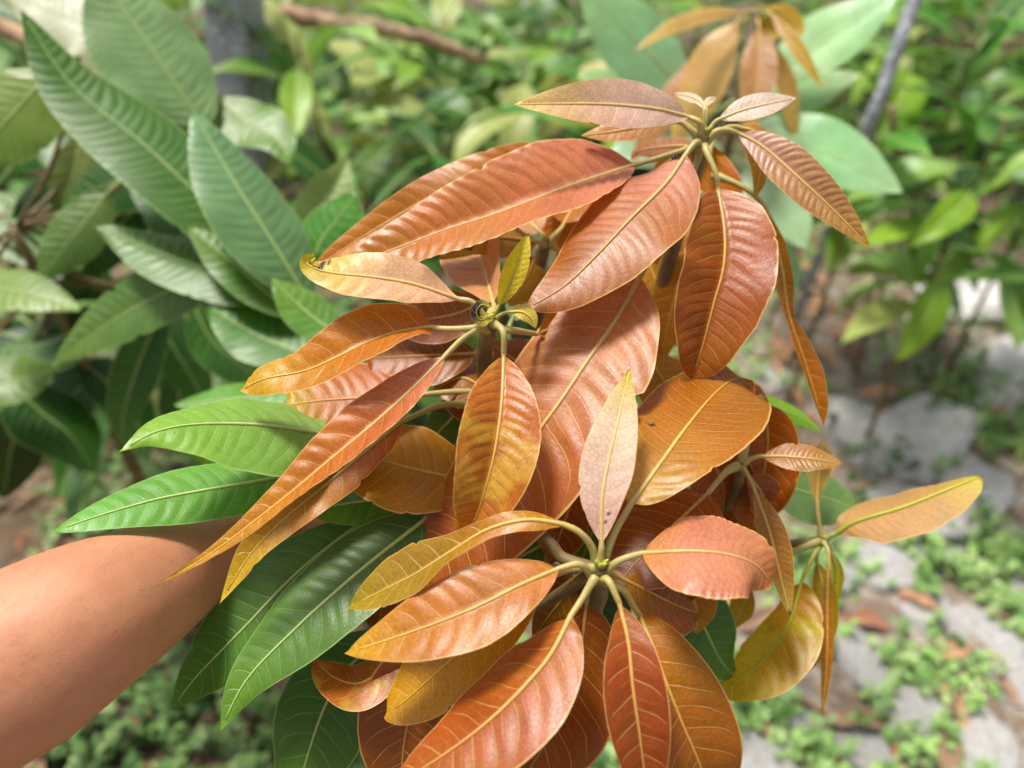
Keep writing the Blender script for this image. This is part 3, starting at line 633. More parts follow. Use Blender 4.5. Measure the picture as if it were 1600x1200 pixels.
leaf(plant, px(960, 640, .6), [(1000, 580), (1030, 555), (1070, 510)], (.60, .60, .60), 30, 34, [(110, 160, 130), (110, 160, 130), (110, 160, 130)], 'green', pucker=.4)
leaf(plant, px(760, 600, .56), [(735, 620), (700, 660), (660, 700)], (.53, .53, .53), 34, 34, GD, 'green', pucker=.4)
leaf(plant, px(800, 560, .56), [(800, 500), (815, 470), (825, 445)], (.60, .60, .60), 22, 24, [(70, 120, 100), (70, 120, 100), (70, 120, 100)], 'green', pucker=.4)
leaf(plant, px(900, 860, .5), [(850, 850), (800, 880), (760, 920)], (.50, .50, .50), 50, 50, GD, 'green', pucker=.4)
leaf(plant, px(1000, 830, .52), [(960, 760), (930, 820), (900, 900)], (.52, .52, .52), 50, 60, GD, 'green', pucker=.4)
leaf(plant, px(1010, 850, .52), [(1000, 800), (1040, 850), (1090, 900)], (.53, .53, .53), 50, 60, GD, 'green', pucker=.4)
leaf(plant, px(700, 850, .52), [(700, 900), (640, 960), (570, 1010)], (.51, .50, .50), 55, 55, GD, 'green', pucker=.4)
leaf(plant, px(700, 850, .52), [(436, 925), (408, 960), (391, 1002)], (.485, .485, .485), 16, 15, [(176, 150, 100), (180, 150, 106), (170, 140, 106)], pucker=.2)

# stems
po = np.array(plant.location)
def stem(pts, r0, r1, name='stem', pl=plant, mat='stem', n=28):
    P = resample(np.array(pts), n); V, F = tube_arrays(P, np.linspace(r0, r1, n), 10)
    return add(name, make_mesh(name, V-np.array(pl.location), F), pl, mat=M[mat])
trunk_base = np.array([0.05, 0.42, ground_z(.05, .42)-0.02])
stem([trunk_base, (0.06, 0.41, .3), (0.03, 0.40, .6), JUN], .011, .008, 'main_stem')
dz = np.array([0, 0, -1.0])
for k_, r_ in (('A', .0047), ('B', .0052), ('C', .0050), ('D', .0036), ('E', .0030), ('F', .0042)):
    nd = NODE[k_]
    if k_ == 'E': pts = [nd, px(1232, 850, .56), px(1150, 850, .59), px(1020, 830, .62), JUN+np.array([.01, 0, .05])]
    elif k_ == 'D': pts = [nd, px(1150, 765, .53), px(1110, 830, .57), px(1010, 860, .62), JUN+np.array([0, 0, .02])]
    elif k_ == 'A': pts = [nd, nd+np.array([0.004, .012, -.05]), nd+np.array([0, .05, -.14]), JUN+np.array([.002, -.004, .03])]
    else: pts = [nd, nd+dz*.05+np.array([-.004, 0, 0]), nd*(.55)+JUN*.45+np.array([0, 0, -.02]), JUN+np.array([0, 0, .02])]
    stem(pts, r_, .0065)
# side twig beside shoot A, with its dark scar
stem([px(925, 888, .425), px(880, 872, .43), px(862, 850, .432), px(840, 828, .436)], .0042, .0030, 'twig')

# buds at the shoot tips
def bud(nd, up, size, n=7, seed=0):
    r = random.Random(seed); acc = Acc()
    for i in range(n):
        a = i*2.4; tilt = 0.25+0.5*r.random()
        dirv = norm(np.array([math.cos(a)*tilt, math.sin(a)*tilt, 1.0]))
        P = nd + np.outer(np.linspace(0, 1, 5), dirv*size*(0.6+0.5*r.random()))
        V, F = tube_arrays(P, np.array([.5, .55, .42, .25, .04])*size*0.5, 6); acc.add(V, F)
    me = acc.mesh('bud', origin=po); base = nd-po
    paint(me, lambda co: lin((150, 140, 70))*(1-np.clip((co[:, 2:3]-base[2])/size, 0, 1)) + lin((196, 200, 70))*np.clip((co[:, 2:3]-base[2])/size, 0, 1))
    add('bud', me, plant, mat=M['bud'])
for i, (k_, s_) in enumerate((('A', .0080), ('B', .0058), ('C', .0072), ('D', .004), ('E', .005), ('F', .0055))):
    bud(NODE[k_], None, s_, seed=i)

# ------------------------------------------------------------------ sapling behind, with pale drooping new leaves
hp = gpx(1120, 560); hp = np.array([px(1150, 200, 1.0)[0]-0.02, px(1150, 200, 1.0)[1]+.02, 0.0]); hp[2] = ground_z(hp[0], hp[1])
plant2 = empty('mango_sapling', hp)
tag(plant2, 'mango sapling with limp tan new leaves above broad pale green ones', 'sapling')
H = px(1183, 14, .96)
HT = [(214, 176, 136), (210, 170, 128), (212, 180, 116)]
HG = [(206, 170, 90), (204, 164, 70), (206, 176, 80)]
for (p, d, a, b, c) in [
    ([(1160, 20), (1110, 22), (1050, 42), (990, 80)], (.95, .93, .92), 12, 12, HT),
    ([(1152, 32), (1120, 80), (1090, 150), (1050, 230)], (.97, .98, .99), 36, 36, HT),
    ([(1186, 42), (1187, 90), (1180, 150), (1165, 212)], (.95, .94, .94), 28, 28, [(196, 146, 126), (190, 140, 116), (190, 150, 96)]),
    ([(1198, 12), (1225, 22), (1246, 46), (1238, 66)], (.96, .96, .96), 15, 15, HG),
    ([(1204, 22), (1235, 60), (1262, 100), (1286, 140)], (.94, .92, .91), 11, 10, [(206, 156, 130), (204, 160, 90), (206, 176, 80)]),
    ([(1200, 60), (1228, 130), (1236, 180), (1246, 228)], (.98, .99, 1.0), 15, 14, HT),
    ([(1190, 28), (1205, 48), (1200, 68)], (.97, .97, .97), 16, 16, HG),
    ([(1130, 60), (1080, 120), (1020, 200), (985, 260)], (1.0, 1.01, 1.02), 24, 24, [(180, 120, 90), (176, 116, 80), (180, 120, 90)]),
]:
    leaf(plant2, H, p, d, a, b, c, hi=False, pucker=.6)
HP = [(142, 200, 210), (140, 200, 212), (152, 208, 214)]
for (p, d, a, b, nodez) in [
    ([(1080, 150), (1010, 80), (960, 30), (900, -30)], (1.05, 1.02, 1.0), 54, 52, .2),
    ([(1195, 135), (1270, 76), (1340, 30), (1405, -12)], (1.05, 1.02, 1.0), 46, 44, .15),
    ([(1175, 190), (1260, 225), (1340, 262), (1412, 302)], (1.02, .98, .95), 50, 46, .2),
    ([(1165, 250), (1205, 300), (1235, 345), (1262, 390)], (1.03, 1.0, .98), 44, 44, .25),
    ([(1090, 180), (1030, 150), (960, 130), (900, 118)], (1.08, 1.08, 1.08), 34, 34, .2),
    ([(1150, 260), (1080, 240), (1010, 230), (940, 260)], (1.06, 1.06, 1.05), 40, 40, .25),
    ([(1180, 150), (1240, 150), (1300, 128), (1345, 115)], (1.08, 1.08, 1.08), 30, 28, .15),
    ([(1140, 330), (1120, 390), (1090, 440), (1060, 520)], (1.05, 1.05, 1.05), 44, 44, .3),
    ([(1180, 330), (1205, 400), (1225, 440), (1240, 480)], (1.08, 1.08, 1.08), 34, 34, .3),
]:
    leaf(plant2, H+np.array([-.03, .03, -nodez]), p, d, a, b, [tuple(int(x*rng.uniform(.9, 1.05)) for x in q) for q in HP], 'green', hi=False, pucker=.8)
stem([H, px(1163, 100, .97), px(1145, 200, 1.0), (hp[0], hp[1], .5), hp-np.array([0, 0, .02])], .0055, .011, 'main_stem', plant2)

# ------------------------------------------------------------------ green saplings on the other side
def green_sapling(label, base, node, specs, zstem=None):
    pl = empty('mango_sapling', base); tag(pl, label, 'sapling')
    for (p, d, a, b, c, kw) in specs:
        sw = kw.pop('low', 0.0); kw['pucker'] = kw.get('pucker', 1)*.62
        leaf(pl, node+np.array([0, 0.01, -sw]), p, d, a, b, c, 'green', gain=.80, **kw)
    stem([node, node+np.array([0.01, 0.0, -.15]), np.array(base)*.6+node*.4+np.array([.02, 0, 0]), np.array(base)-np.array([0, 0, .02])], .006, .012, 'main_stem', pl)
    return pl

nK1 = px(520, 510, .78); b1 = np.array([nK1[0]+.02, nK1[1]+.05, 0]); b1[2] = ground_z(b1[0], b1[1])
green_sapling('mango sapling with long green ribbed leaves fanning out in front of the grey post', b1, nK1, [
    ([(488, 480), (440, 400), (370, 290), (300, 172)], (.77, .76, .78), 66, 58, [(92, 148, 130), (100, 158, 146), (106, 166, 160)], dict(m=.42, pucker=1.6)),  # bluish sheen put into this leaf's colour
    ([(470, 470), (350, 345), (230, 230), (110, 130), (32, 14)], (.80, .80, .80), 64, 62, [(60, 116, 52), (62, 122, 52), (66, 124, 54)], dict(m=.5, pucker=1.5)),
    ([(470, 480), (400, 448), (340, 425), (250, 395), (150, 352)], (.79, .80, .82), 48, 46, [(74, 130, 80), (80, 136, 84), (80, 136, 70)], dict(pucker=1.4)),
    ([(475, 495), (430, 468), (375, 420), (292, 352)], (.77, .77, .78), 36, 38, GL, dict(pucker=1.2)),
    ([(495, 560), (440, 540), (390, 517), (322, 478)], (.76, .77, .78), 44, 46, [(66, 130, 60), (64, 130, 60), (70, 140, 62)], dict(pucker=1.0)),
    ([(540, 530), (495, 500), (460, 470), (424, 434)], (.72, .72, .72), 34, 34, [(84, 150, 80), (92, 156, 84), (110, 170, 96)], dict(pucker=.8)),
    ([(430, 445), (340, 440), (270, 452), (170, 505), (80, 572)], (.82, .83, .84), 42, 46, [(84, 136, 96), (86, 140, 96), (104, 156, 106)], dict(pucker=1.4, m=.5)),
    ([(480, 430), (500, 380), (525, 345), (560, 300)], (.80, .80, .80), 40, 44, [(60, 140, 60), (64, 146, 60), (70, 150, 64)], dict(pucker=.7)),
    ([(470, 600), (430, 615), (350, 625), (270, 632)], (.74, .74, .74), 30, 26, [(84, 160, 74), (84, 160, 70), (84, 160, 70)], dict(pucker=.7, low=.08)),
    ([(260, 470), (220, 560), (195, 640), (190, 700)], (.90, .92, .94), 34, 34, GD, dict(pucker=.8, low=.12)),
    ([(480, 420), (500, 330), (530, 280), (545, 245)], (.90, .90, .92), 36, 36, [(120, 166, 130), (124, 170, 134), (130, 176, 140)], dict(pucker=.8)),
    ([(400, 480), (330, 400), (260, 330), (200, 290)], (.86, .88, .90), 46, 46, GD, dict(pucker=1.2, low=.05)),
    ([(560, 560), (600, 600), (640, 650)], (.80, .80, .80), 44, 44, GD, dict(pucker=.7, low=.05)),
])
nK2 = px(345, 235, .90); b2 = np.array([nK2[0]+.0, nK2[1]+.1, 0]); b2[2] = ground_z(b2[0], b2[1])
green_sapling('mango sapling with one broad pale green leaf and dark leaves beside the grey post', b2, nK2, [
    ([(325, 205), (270, 125), (215, 45), (150, -50)], (.88, .86, .85), 82, 76, [(120, 174, 160), (124, 180, 170), (128, 182, 172)], dict(m=.5, pucker=1.8)),  # blue-green sheen of the broad leaf is mixed into its tint
    ([(335, 150), (380, 185), (430, 216), (455, 258)], (.92, .90, .88), 42, 40, [(90, 130, 40), (84, 140, 40), (84, 146, 46)], dict(pucker=.7)),
    ([(250, 190), (160, 60), (60, 10), (-20, -20)], (1.0, 1.0, 1.0), 50, 50, [(130, 156, 150), (130, 156, 152), (130, 158, 150)], dict(pucker=.6)),
    ([(240, 220), (180, 240), (110, 240), (40, 210)], (1.02, 1.04, 1.05), 40, 40, GD, dict(pucker=.6, low=.05)),
    ([(300, 260), (220, 270), (140, 300), (70, 330)], (1.0, 1.0, 1.0), 46, 46, GD, dict(pucker=.9, low=.08)),
    ([(250, 100), (200, 30), (120, 0), (60, -40)], (1.05, 1.05, 1.05), 46, 46, [(110, 120, 20), (110, 124, 24), (110, 130, 30)], dict(pucker=.6)),
])
nK3 = px(20, 360, .95); b3 = np.array([nK3[0]-.05, nK3[1]+.05, 0]); b3[2] = ground_z(b3[0], b3[1])
green_sapling('mango sapling with drooping grey green leaves over the weeds, its lower leaves in shade', b3, nK3, [
    ([(88, 105), (50, 145), (0, 200), (-60, 270)], (.86, .84, .84), 62, 58, [(130, 170, 110), (110, 160, 96), (96, 150, 84)], dict(pucker=1.2)),
    ([(125, 210), (118, 260), (105, 300), (88, 345)], (1.0, 1.0, 1.0), 30, 32, [(130, 160, 130), (124, 160, 124), (110, 150, 110)], dict(pucker=.9)),
    ([(168, 300), (130, 350), (90, 400), (58, 440)], (.95, .93, .92), 40, 38, [(96, 140, 90), (84, 136, 76), (76, 130, 66)], dict(pucker=1.1)),
    ([(-60, 432), (0, 448), (60, 462), (128, 484)], (.92, .90, .90), 36, 34, [(110, 156, 84), (110, 160, 84), (120, 170, 90)], dict(pucker=.9)),
    ([(-60, 560), (0, 588), (40, 590), (92, 572)], (.98, .98, .98), 44, 40, [(90, 136, 84), (96, 144, 84), (90, 140, 76)], dict(pucker=.8, low=.08)),
    ([(10, 590), (60, 640), (110, 680), (150, 740)], (1.05, 1.06, 1.08), 52, 52, GD, dict(pucker=.8, low=.12)),
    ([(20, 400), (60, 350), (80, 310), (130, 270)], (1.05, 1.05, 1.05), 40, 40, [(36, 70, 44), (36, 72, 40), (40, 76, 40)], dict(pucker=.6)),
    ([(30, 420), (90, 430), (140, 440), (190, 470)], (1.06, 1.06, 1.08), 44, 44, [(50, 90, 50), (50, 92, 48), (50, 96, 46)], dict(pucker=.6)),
    ([(300, 470), (330, 530), (390, 580), (440, 610)], (1.0, 1.0, 1.0), 36, 36, GR, dict(low=.05)),
    ([(240, 440), (260, 520), (300, 590), (330, 650)], (1.06, 1.06, 1.08), 38, 38, GD, dict(low=.08)),
    ([(10, 270), (60, 220), (110, 170), (170, 130)], (1.12, 1.12, 1.12), 40, 40, GR, dict()),
    ([(-40, 350), (20, 370), (80, 400), (130, 420)], (1.0, 1.0, 1.0), 34, 34, GL, dict()),
    ([(180, 560), (130, 600), (80, 650), (20, 660)], (1.14, 1.14, 1.14), 38, 38, GD, dict(low=.1)),
    ([(250, 250), (300, 300), (340, 360), (360, 420)], (1.02, 1.02, 1.02), 36, 36, GR, dict()),
    ([(150, 480), (110, 520), (60, 540), (0, 545)], (1.05, 1.05, 1.05), 42, 40, GD, dict(pucker=.7)),
    ([(200, 330), (160, 280), (120, 240), (90, 180)], (1.1, 1.1, 1.1), 36, 36, GL, dict(pucker=.7)),
    ([(120, 560), (170, 600), (210, 650), (230, 720)], (1.1, 1.1, 1.1), 36, 36, GD, dict(pucker=.7, low=.1)),
    ([(260, 560), (280, 620), (270, 700)], (1.1, 1.12, 1.15), 30, 30, GD, dict(pucker=.7, low=.1)),
    ([(-10, 300), (40, 330), (90, 340), (150, 325)], (1.1, 1.1, 1.1), 36, 34, GL, dict(pucker=.7)),
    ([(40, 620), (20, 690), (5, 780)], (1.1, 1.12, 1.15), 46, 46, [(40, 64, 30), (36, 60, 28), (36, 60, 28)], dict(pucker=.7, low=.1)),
    ([(160, 240), (150, 300), (128, 360)], (1.06, 1.06, 1.06), 32, 32, GL, dict(pucker=.7)),
    ([(250, 300), (200, 340), (140, 400), (100, 470)], (1.04, 1.04, 1.04), 40, 40, GD, dict(pucker=.7)),
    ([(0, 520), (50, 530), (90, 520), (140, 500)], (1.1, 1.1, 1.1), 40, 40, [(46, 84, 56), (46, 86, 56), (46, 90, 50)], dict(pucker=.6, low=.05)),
])

# ------------------------------------------------------------------ background saplings (shared leaf shapes)
def proto_leaf(L, w, droop, colors, seed, bendy=0.0):
    n = 26; t = np.linspace(0, 1, n)
    ang = np.interp(t, [0, 1], [0.25, 0.25-droop])
    dx = np.cos(ang)*L/(n-1); dz_ = np.sin(ang)*L/(n-1)
    P = np.stack([np.r_[0, np.cumsum(dx[:-1])], bendy*L*t*t, np.r_[0, np.cumsum(dz_[:-1])]], 1)
    T = norm(np.gradient(P, axis=0)); Bl = norm(np.cross(np.array([[0, 0, 1.0]]), T)); N = np.cross(T, Bl)
    W = w*profile(t, .45, .75, 1.0)
    me, org, T, _ = blade('leaf', P, Bl, N, W*.97, W*.97, np.maximum(W, 1e-5), 1, 1, colors, M['green'], seed, 14, 1.2, half=3, wave=.08, gain=1.0)
    k = np.arange(0, n-1, 3)
    pet = np.vstack([np.array([[-.035, 0, -.012], [-.018, 0, -.002]]), P[k]+N[k]*.0004])
    st = stalk('petiole', pet, np.r_[.002, .002, np.linspace(.0018, .0006, len(k))], [(130, 150, 80), (170, 190, 110), (170, 190, 110)], np.zeros(3), 5)
    return me, st
PROTO = []
for i, cset in enumerate([GR, GL, GD, GP, [(96, 150, 60), (110, 166, 60), (120, 176, 60)], [(130, 150, 50), (140, 150, 40), (160, 160, 50)], [(150, 180, 150), (146, 176, 146), (140, 172, 140)]]):
    for j in range(2):
        PROTO.append(proto_leaf(.19, .027+.006*j, .5+.7*j, cset, 500+i*7+j, (.05, -.08)[j]))

def bg_sapling(base, h, nleaf, label, weights, seed, spread=1.0, lean=0.0, group=None, lscale=1.0):
    r = random.Random(seed)
    base = np.array([base[0], base[1], ground_z(base[0], base[1])])
    pl = empty('mango_sapling', base); tag(pl, label, 'sapling', group)
    top = np.array([lean*h, r.uniform(-.05, .05), h])
    path = resample(np.array([[0, 0, -.02], [lean*h*.2+r.uniform(-.03, .03), r.uniform(-.03, .03), h*.5], top]), 20)
    V, F = tube_arrays(path, np.linspace(.008, .003, 20), 7)
    add('main_stem', make_mesh('main_stem', V, F), pl, mat=M['stem'])
    for i in range(nleaf):
        f = 1 - (0.80 if group else 0.50)*(i/max(nleaf-1, 1))**1.15
        p = path[int(f*19)]
        az = i*2.399 + r.uniform(-.3, .3)
        me, st = PROTO[2*r.choices(range(7), weights)[0] + r.randrange(2)]
        sc = lscale*r.uniform(.75, 1.25)
        rot = Matrix.Rotation(az, 4, 'Z') @ Matrix.Rotation(-r.uniform(-.5, .75)*spread, 4, 'Y') @ Matrix.Rotation(r.uniform(-.5, .5), 4, 'X')
        off = rot @ Vector((.034*sc, 0, .012*sc))
        o = bpy.data.objects.new('leaf', me); COL.objects.link(o); o.parent = pl
        o.matrix_local = Matrix.Translation(Vector(p)+off) @ rot @ Matrix.Scale(sc, 4)
        s = bpy.data.objects.new('petiole', st); COL.objects.link(s); s.parent = o
    return pl

# u, v of the crown in the photo, distance, leaves, colour weights
W_MIX = [3, 3, 4, 1, 1, .05, 1]; W_LT = [2, 3, 1, 4, 1, .05, 3]; W_YG = [2, 1, .5, 1, 4, .2, .5]; W_DK = [2, 1, 6, .3, .3, 0, .5]
def bg(u, v, d, nleaf, label, w, seed, group=None, **kw):
    nleaf = int(nleaf*1.4); kw['lscale'] = kw.get('lscale', 1.3)
    t = px(u, v, d); bg_sapling((t[0], t[1]), max(.25, t[2]), nleaf, label, w, seed, group=group, **kw)
bg(470, 60, 1.75, 16, 'bright green sapling beside the grey post, at the thick end of the brown branch', W_LT, 1)
bg(600, 150, 2.0, 18, 'mid green sapling under the middle of the brown branch', W_MIX, 2)
bg(700, 40, 2.2, 18, 'grey green sapling behind the thin end of the brown branch', W_LT, 3)
bg(820, 110, 2.1, 18, 'sapling with a yellowing leaf just beyond the tip of the pale pink leaf', [1, 2, 2, 1, 1, 1.5, 1], 4)
bg(560, 290, 1.5, 14, 'low dark sapling between the grey post and the long orange leaf', W_DK, 5)
bg(690, 250, 1.7, 14, 'low mid green sapling directly beyond the long orange leaf', W_MIX, 6)
bg(900, 20, 2.6, 18, 'tall sapling beyond the pale green leaves of the tan sapling', W_MIX, 7)
bg(1320, 60, 1.9, 16, 'dark sapling between the tan sapling and the leaning grey pole', W_DK, 8)
bg(1385, 150, 1.6, 9, 'small bright yellow green sapling at the foot of the leaning grey pole', W_YG, 9)
bg(1540, 40, 1.7, 14, 'bright green sapling beside the leaning grey pole, hanging its leaves', [3, 3, 1, 0, 2, 0, 0], 10, spread=1.3)
bg(1560, 210, 1.5, 16, 'light yellow green sapling above the weedy slope', W_YG, 11)
bg(1450, 215, 2.1, 14, 'grey green sapling at the upper edge of the weeds', W_LT, 12)
bg(1640, 250, 1.9, 14, 'mottled green sapling beside the upper grey rocks', W_MIX, 13)
bg(60, 470, 1.3, 12, 'dark leafy sapling under the shaded leaves by the bare soil', W_DK, 14)
bg(30, 60, 1.5, 14, 'dark sapling behind the long branch, beyond the broad pale leaf', W_DK, 15)
FARG = 'saplings in the far rows'
for i in range(26):
    u = -150 + i*75 + rng.uniform(-30, 30); d = rng.uniform(2.9, 5.2); v = rng.uniform(-60, 140)
    bg(u, v, d, 16, ('mid green', 'pale green', 'dark green')[i % 3]+' sapling standing in the far rows', (W_MIX, W_LT, W_DK)[i % 3], 40+i, ('mid green', 'pale green', 'dark green')[i % 3]+' '+FARG, lscale=1.6)
LOWG = 'low leafy saplings between the rows'
low = [(u_, v_) for u_ in range(420, 1000, 72) for v_ in (30, 120, 210)] + [(u_, v_) for u_ in range(1290, 1660, 62) for v_ in (40, 120, 200)] + [(u_, 120) for u_ in range(-40, 420, 70)]
for i, (u, v) in enumerate(low):
    u += rng.uniform(-30, 30); v += rng.uniform(-35, 35); g_ = gpx(u, v+40)
    q_ = rng.randrange(4); tone = ('mixed green', 'pale green', 'yellow green', 'dark green')[q_]
    bg_sapling((g_[0], g_[1]), rng.uniform(.18, .5), rng.randrange(8, 13), 'low '+tone+' leafy sapling growing between the taller ones', (W_MIX, W_LT, W_YG, W_DK)[q_], 100+i, 1.2, rng.uniform(-.3, .3), tone+' '+LOWG, rng.uniform(1.2, 1.7))

# ------------------------------------------------------------------ posts, pole, branches
def bar(name, P, R, sides, mat, label, cat, square=False, rough=0.0, seed=0, group=None):
    r = np.random.default_rng(seed); P = resample(np.array(P, float), 30)
    if square:
        T = norm(P[-1]-P[0]); A_ = norm(np.cross(T, np.array([.25, 1, 0]))); B_ = np.cross(A_, T); acc = Acc()
        prof = []
        c = .82
        for (sx, sy) in ((1, -c), (1, c), (c, 1), (-c, 1), (-1, c), (-1, -c), (-c, -1), (c, -1)): prof.append((sx, sy))
        V = []
        for q in P:
            for (a, b) in prof: V.append(q + A_*a*R + B_*b*R + r.normal(0, rough, 3))
        F = [(i*8+j, i*8+(j+1) % 8, (i+1)*8+(j+1) % 8, (i+1)*8+j) for i in range(29) for j in range(8)]
        F += [tuple(range(7, -1, -1)), tuple(range(29*8, 30*8))]
    else:
        rr = np.interp(np.linspace(0, 1, 30), np.linspace(0, 1, len(R)), R) if hasattr(R, '__len__') else np.full(30, R)
        V, F = tube_arrays(P + r.normal(0, rough, P.shape), rr*(1+r.normal(0, .05, 30)), sides)
    V = np.array(V); org = P[-1].copy()
    o = add(name, make_mesh(name, V-org, F, not square), loc=org, mat=M[mat])
    tag(o, label, cat, group); return o
pb_ = gpx(420, 640); pt_ = px(354, -120, 1.62)
bar('fence_post', [pt_, pb_-np.array([0, 0, .05])], .052, 8, 'concrete', 'weathered dark grey square post standing behind the fan of green leaves', 'post', True, .0012, 3)
bar('leaning_pole', [px(1452, -60, 1.50), px(1386, 118, 1.56), px(1330, 270, 1.72), gpx(1240, 500)-np.array([0, 0, .04])], .0140, 10, 'concrete', 'thin grey pole leaning over the small bright sapling', 'pole', False, .001, 4)
bar('dry_branch', [px(-60, 10, 1.15), px(60, 70, 1.12), px(180, 150, 1.12), px(300, 255, 1.15), px(330, 300, 1.17)], [.015, .014, .013, .012], 9, 'bark', 'dead brown branch running behind the long dark green leaf', 'branch', False, .0012, 5)
bar('dry_branch', [px(440, 20, 1.9), px(520, 38, 1.9), px(640, 55, 1.92), px(760, 95, 1.95)], [.024, .022, .02, .012], 9, 'bark', 'pale brown dead branch lying across the saplings beyond the post', 'branch', False, .002, 6)
bar('dry_twig', [px(1465, 60, 1.9), px(1530, 68, 1.9), px(1620, 64, 1.9)], [.011, .01, .008], 7, 'bark', 'thin brown twig caught beside the leaning pole', 'twig', False, .002, 7)
bar('dry_twig', [px(1392, 165, 1.62), px(1398, 210, 1.62), px(1412, 268, 1.64)], [.008, .010, .010], 7, 'bark', 'short pale bare stalk hanging under the small bright sapling', 'twig', False, .001, 8)
TW = 'thin dead twigs on the weedy ground'
for i, (u, v, u2, v2) in enumerate([(1470, 960, 1600, 1080), (1330, 770, 1410, 745), (1240, 1090, 1330, 1150), (20, 800, 120, 745), (1500, 840, 1450, 780), (1180, 560, 1290, 590), (1320, 470, 1420, 530)]):
    a, b = gpx(u, v), gpx(u2, v2); m_ = (a+b)/2+np.array([0, 0, .02])
    bar('dry_twig', [a+np.array([0, 0, .008]), m_, b+np.array([0, 0, .01])], [.007, .006, .004], 6, 'bark', 'thin dead twig lying on the weedy ground', 'twig', False, .002, 20+i, TW)

# ------------------------------------------------------------------ rocks
def rock(u, v, w, hgt, yaw, seed, label, group=None):
    r = random.Random(seed); bm = bmesh.new()
    bmesh.ops.create_icosphere(bm, subdivisions=4, radius=1)
    o3 = Vector((r.random()*50, r.random()*50, 0))
    planes = [(Vector((r.gauss(0, 1), r.gauss(0, 1), r.gauss(0, .7))).normalized(), r.uniform(.6, .85)) for _ in range(6)] + [(Vector((r.uniform(-.15, .15), r.uniform(-.15, .15), 1)).normalized(), .55)]
    for vt in bm.verts:
        for (nn, dd) in planes:
            k_ = vt.co.dot(nn)
            if k_ > dd: vt.co -= nn*(k_-dd)*.92
        vt.co *= 1 + .26*mnoise.noise(vt.co*1.7+o3) + .09*mnoise.noise(vt.co*5+o3) + .03*mnoise.noise(vt.co*13+o3)
        vt.co.z *= hgt
    me = bpy.data.meshes.new('rock'); bm.to_mesh(me); bm.free()
    me.polygons.foreach_set('use_smooth', [True]*len(me.polygons))
    p = gpx(u, v); s = w*np.linalg.norm(p-CAM)/FPX
    o = add('rock', me, loc=(p[0], p[1], p[2]+s*hgt*.1), mat=M['rock'])
    o.scale = (s*1.15, s*.85, s); o.rotation_euler = (r.uniform(-.12, .12), r.uniform(-.12, .12), yaw)
    tag(o, label, 'rock', group)
rock(1440, 690, 80, .45, .5, 1, 'large pale flat rock below the tip of the lone tan leaf')
rock(1410, 800, 66, .4, -.3, 2, 'pale rock directly under the lone tan leaf')
rock(1330, 665, 60, .4, .9, 3, 'small pale rock beside the long twisted orange leaf')
rock(1375, 715, 55, .35, .2, 4, 'narrow grey rock between the two big pale rocks and the sapling')
rock(1545, 480, 90, .35, -.4, 5, 'broad grey rock at the top of the weedy slope')
rock(1590, 590, 75, .4, .3, 6, 'grey rock half hidden by weeds under the mottled sapling')
rock(1520, 770, 60, .35, 1.2, 7, 'grey rock beyond the dark tip of the lone tan leaf')
RG = 'pale rocks among the weeds'
for i, (u, v, w) in enumerate([(1390, 890, 50), (1310, 900, 32), (1545, 1010, 55), (1600, 1060, 50), (1420, 1110, 50), (1520, 1160, 56), (1330, 1170, 48), (1250, 1140, 36), (1440, 950, 40), (1350, 1040, 45), (1180, 1180, 55), (1590, 930, 35), (1210, 590, 30), (1560, 640, 40), (1490, 440, 40), (1470, 860, 36)]):
    rock(u, v, w, .35, i*.9, 30+i, 'pale rough rock bedded in the weedy ground', RG)

# ------------------------------------------------------------------ weeds, leaf litter
def leaflets(name, spots, mat, label, cat, seed, size, nl, hrange, cols, tilt=(.1, .7)):
    r = np.random.default_rng(seed); V = []; F = []; Cc = []
    for (x, y, sc) in spots:
        z = ground_z(x, y); hh = r.uniform(*hrange)*sc; base = lin(cols[r.integers(len(cols))])*r.uniform(.75, 1.2)
        lean = r.normal(0, .25, 2)*hh
        for q in range(nl):
            az = r.uniform(0, 6.283); tl = r.uniform(*tilt); l = size*sc*r.uniform(.6, 1.3); w = l*r.uniform(.28, .42)
            f = r.uniform(.25, 1.0)
            o = np.array([x+lean[0]*f, y+lean[1]*f, z+hh*f])
            d = np.array([math.cos(az)*math.cos(tl), math.sin(az)*math.cos(tl), math.sin(tl)*.6])
            sd = np.array([-math.sin(az), math.cos(az), r.uniform(-.4, .4)]); dn = np.array([0, 0, -l*.25])
            b = len(V)
            V += [o, o+d*l*.45+sd*w, o+d*l*.5, o+d*l*.45-sd*w, o+d*l+dn]
            F += [(b, b+2, b+1), (b, b+3, b+2), (b+1, b+2, b+4), (b+2, b+3, b+4)]
            cc = base*r.uniform(.85, 1.15); Cc += [cc]*5
    me = make_mesh(name, V, F, False)
    at = me.color_attributes.new('tint', 'FLOAT_COLOR', 'POINT')
    at.data.foreach_set('color', np.c_[np.array(Cc), np.ones(len(Cc))].astype(np.float32).ravel())
    o = add(name, me, mat=M[mat]); tag(o, label, cat, kind='stuff'); return o

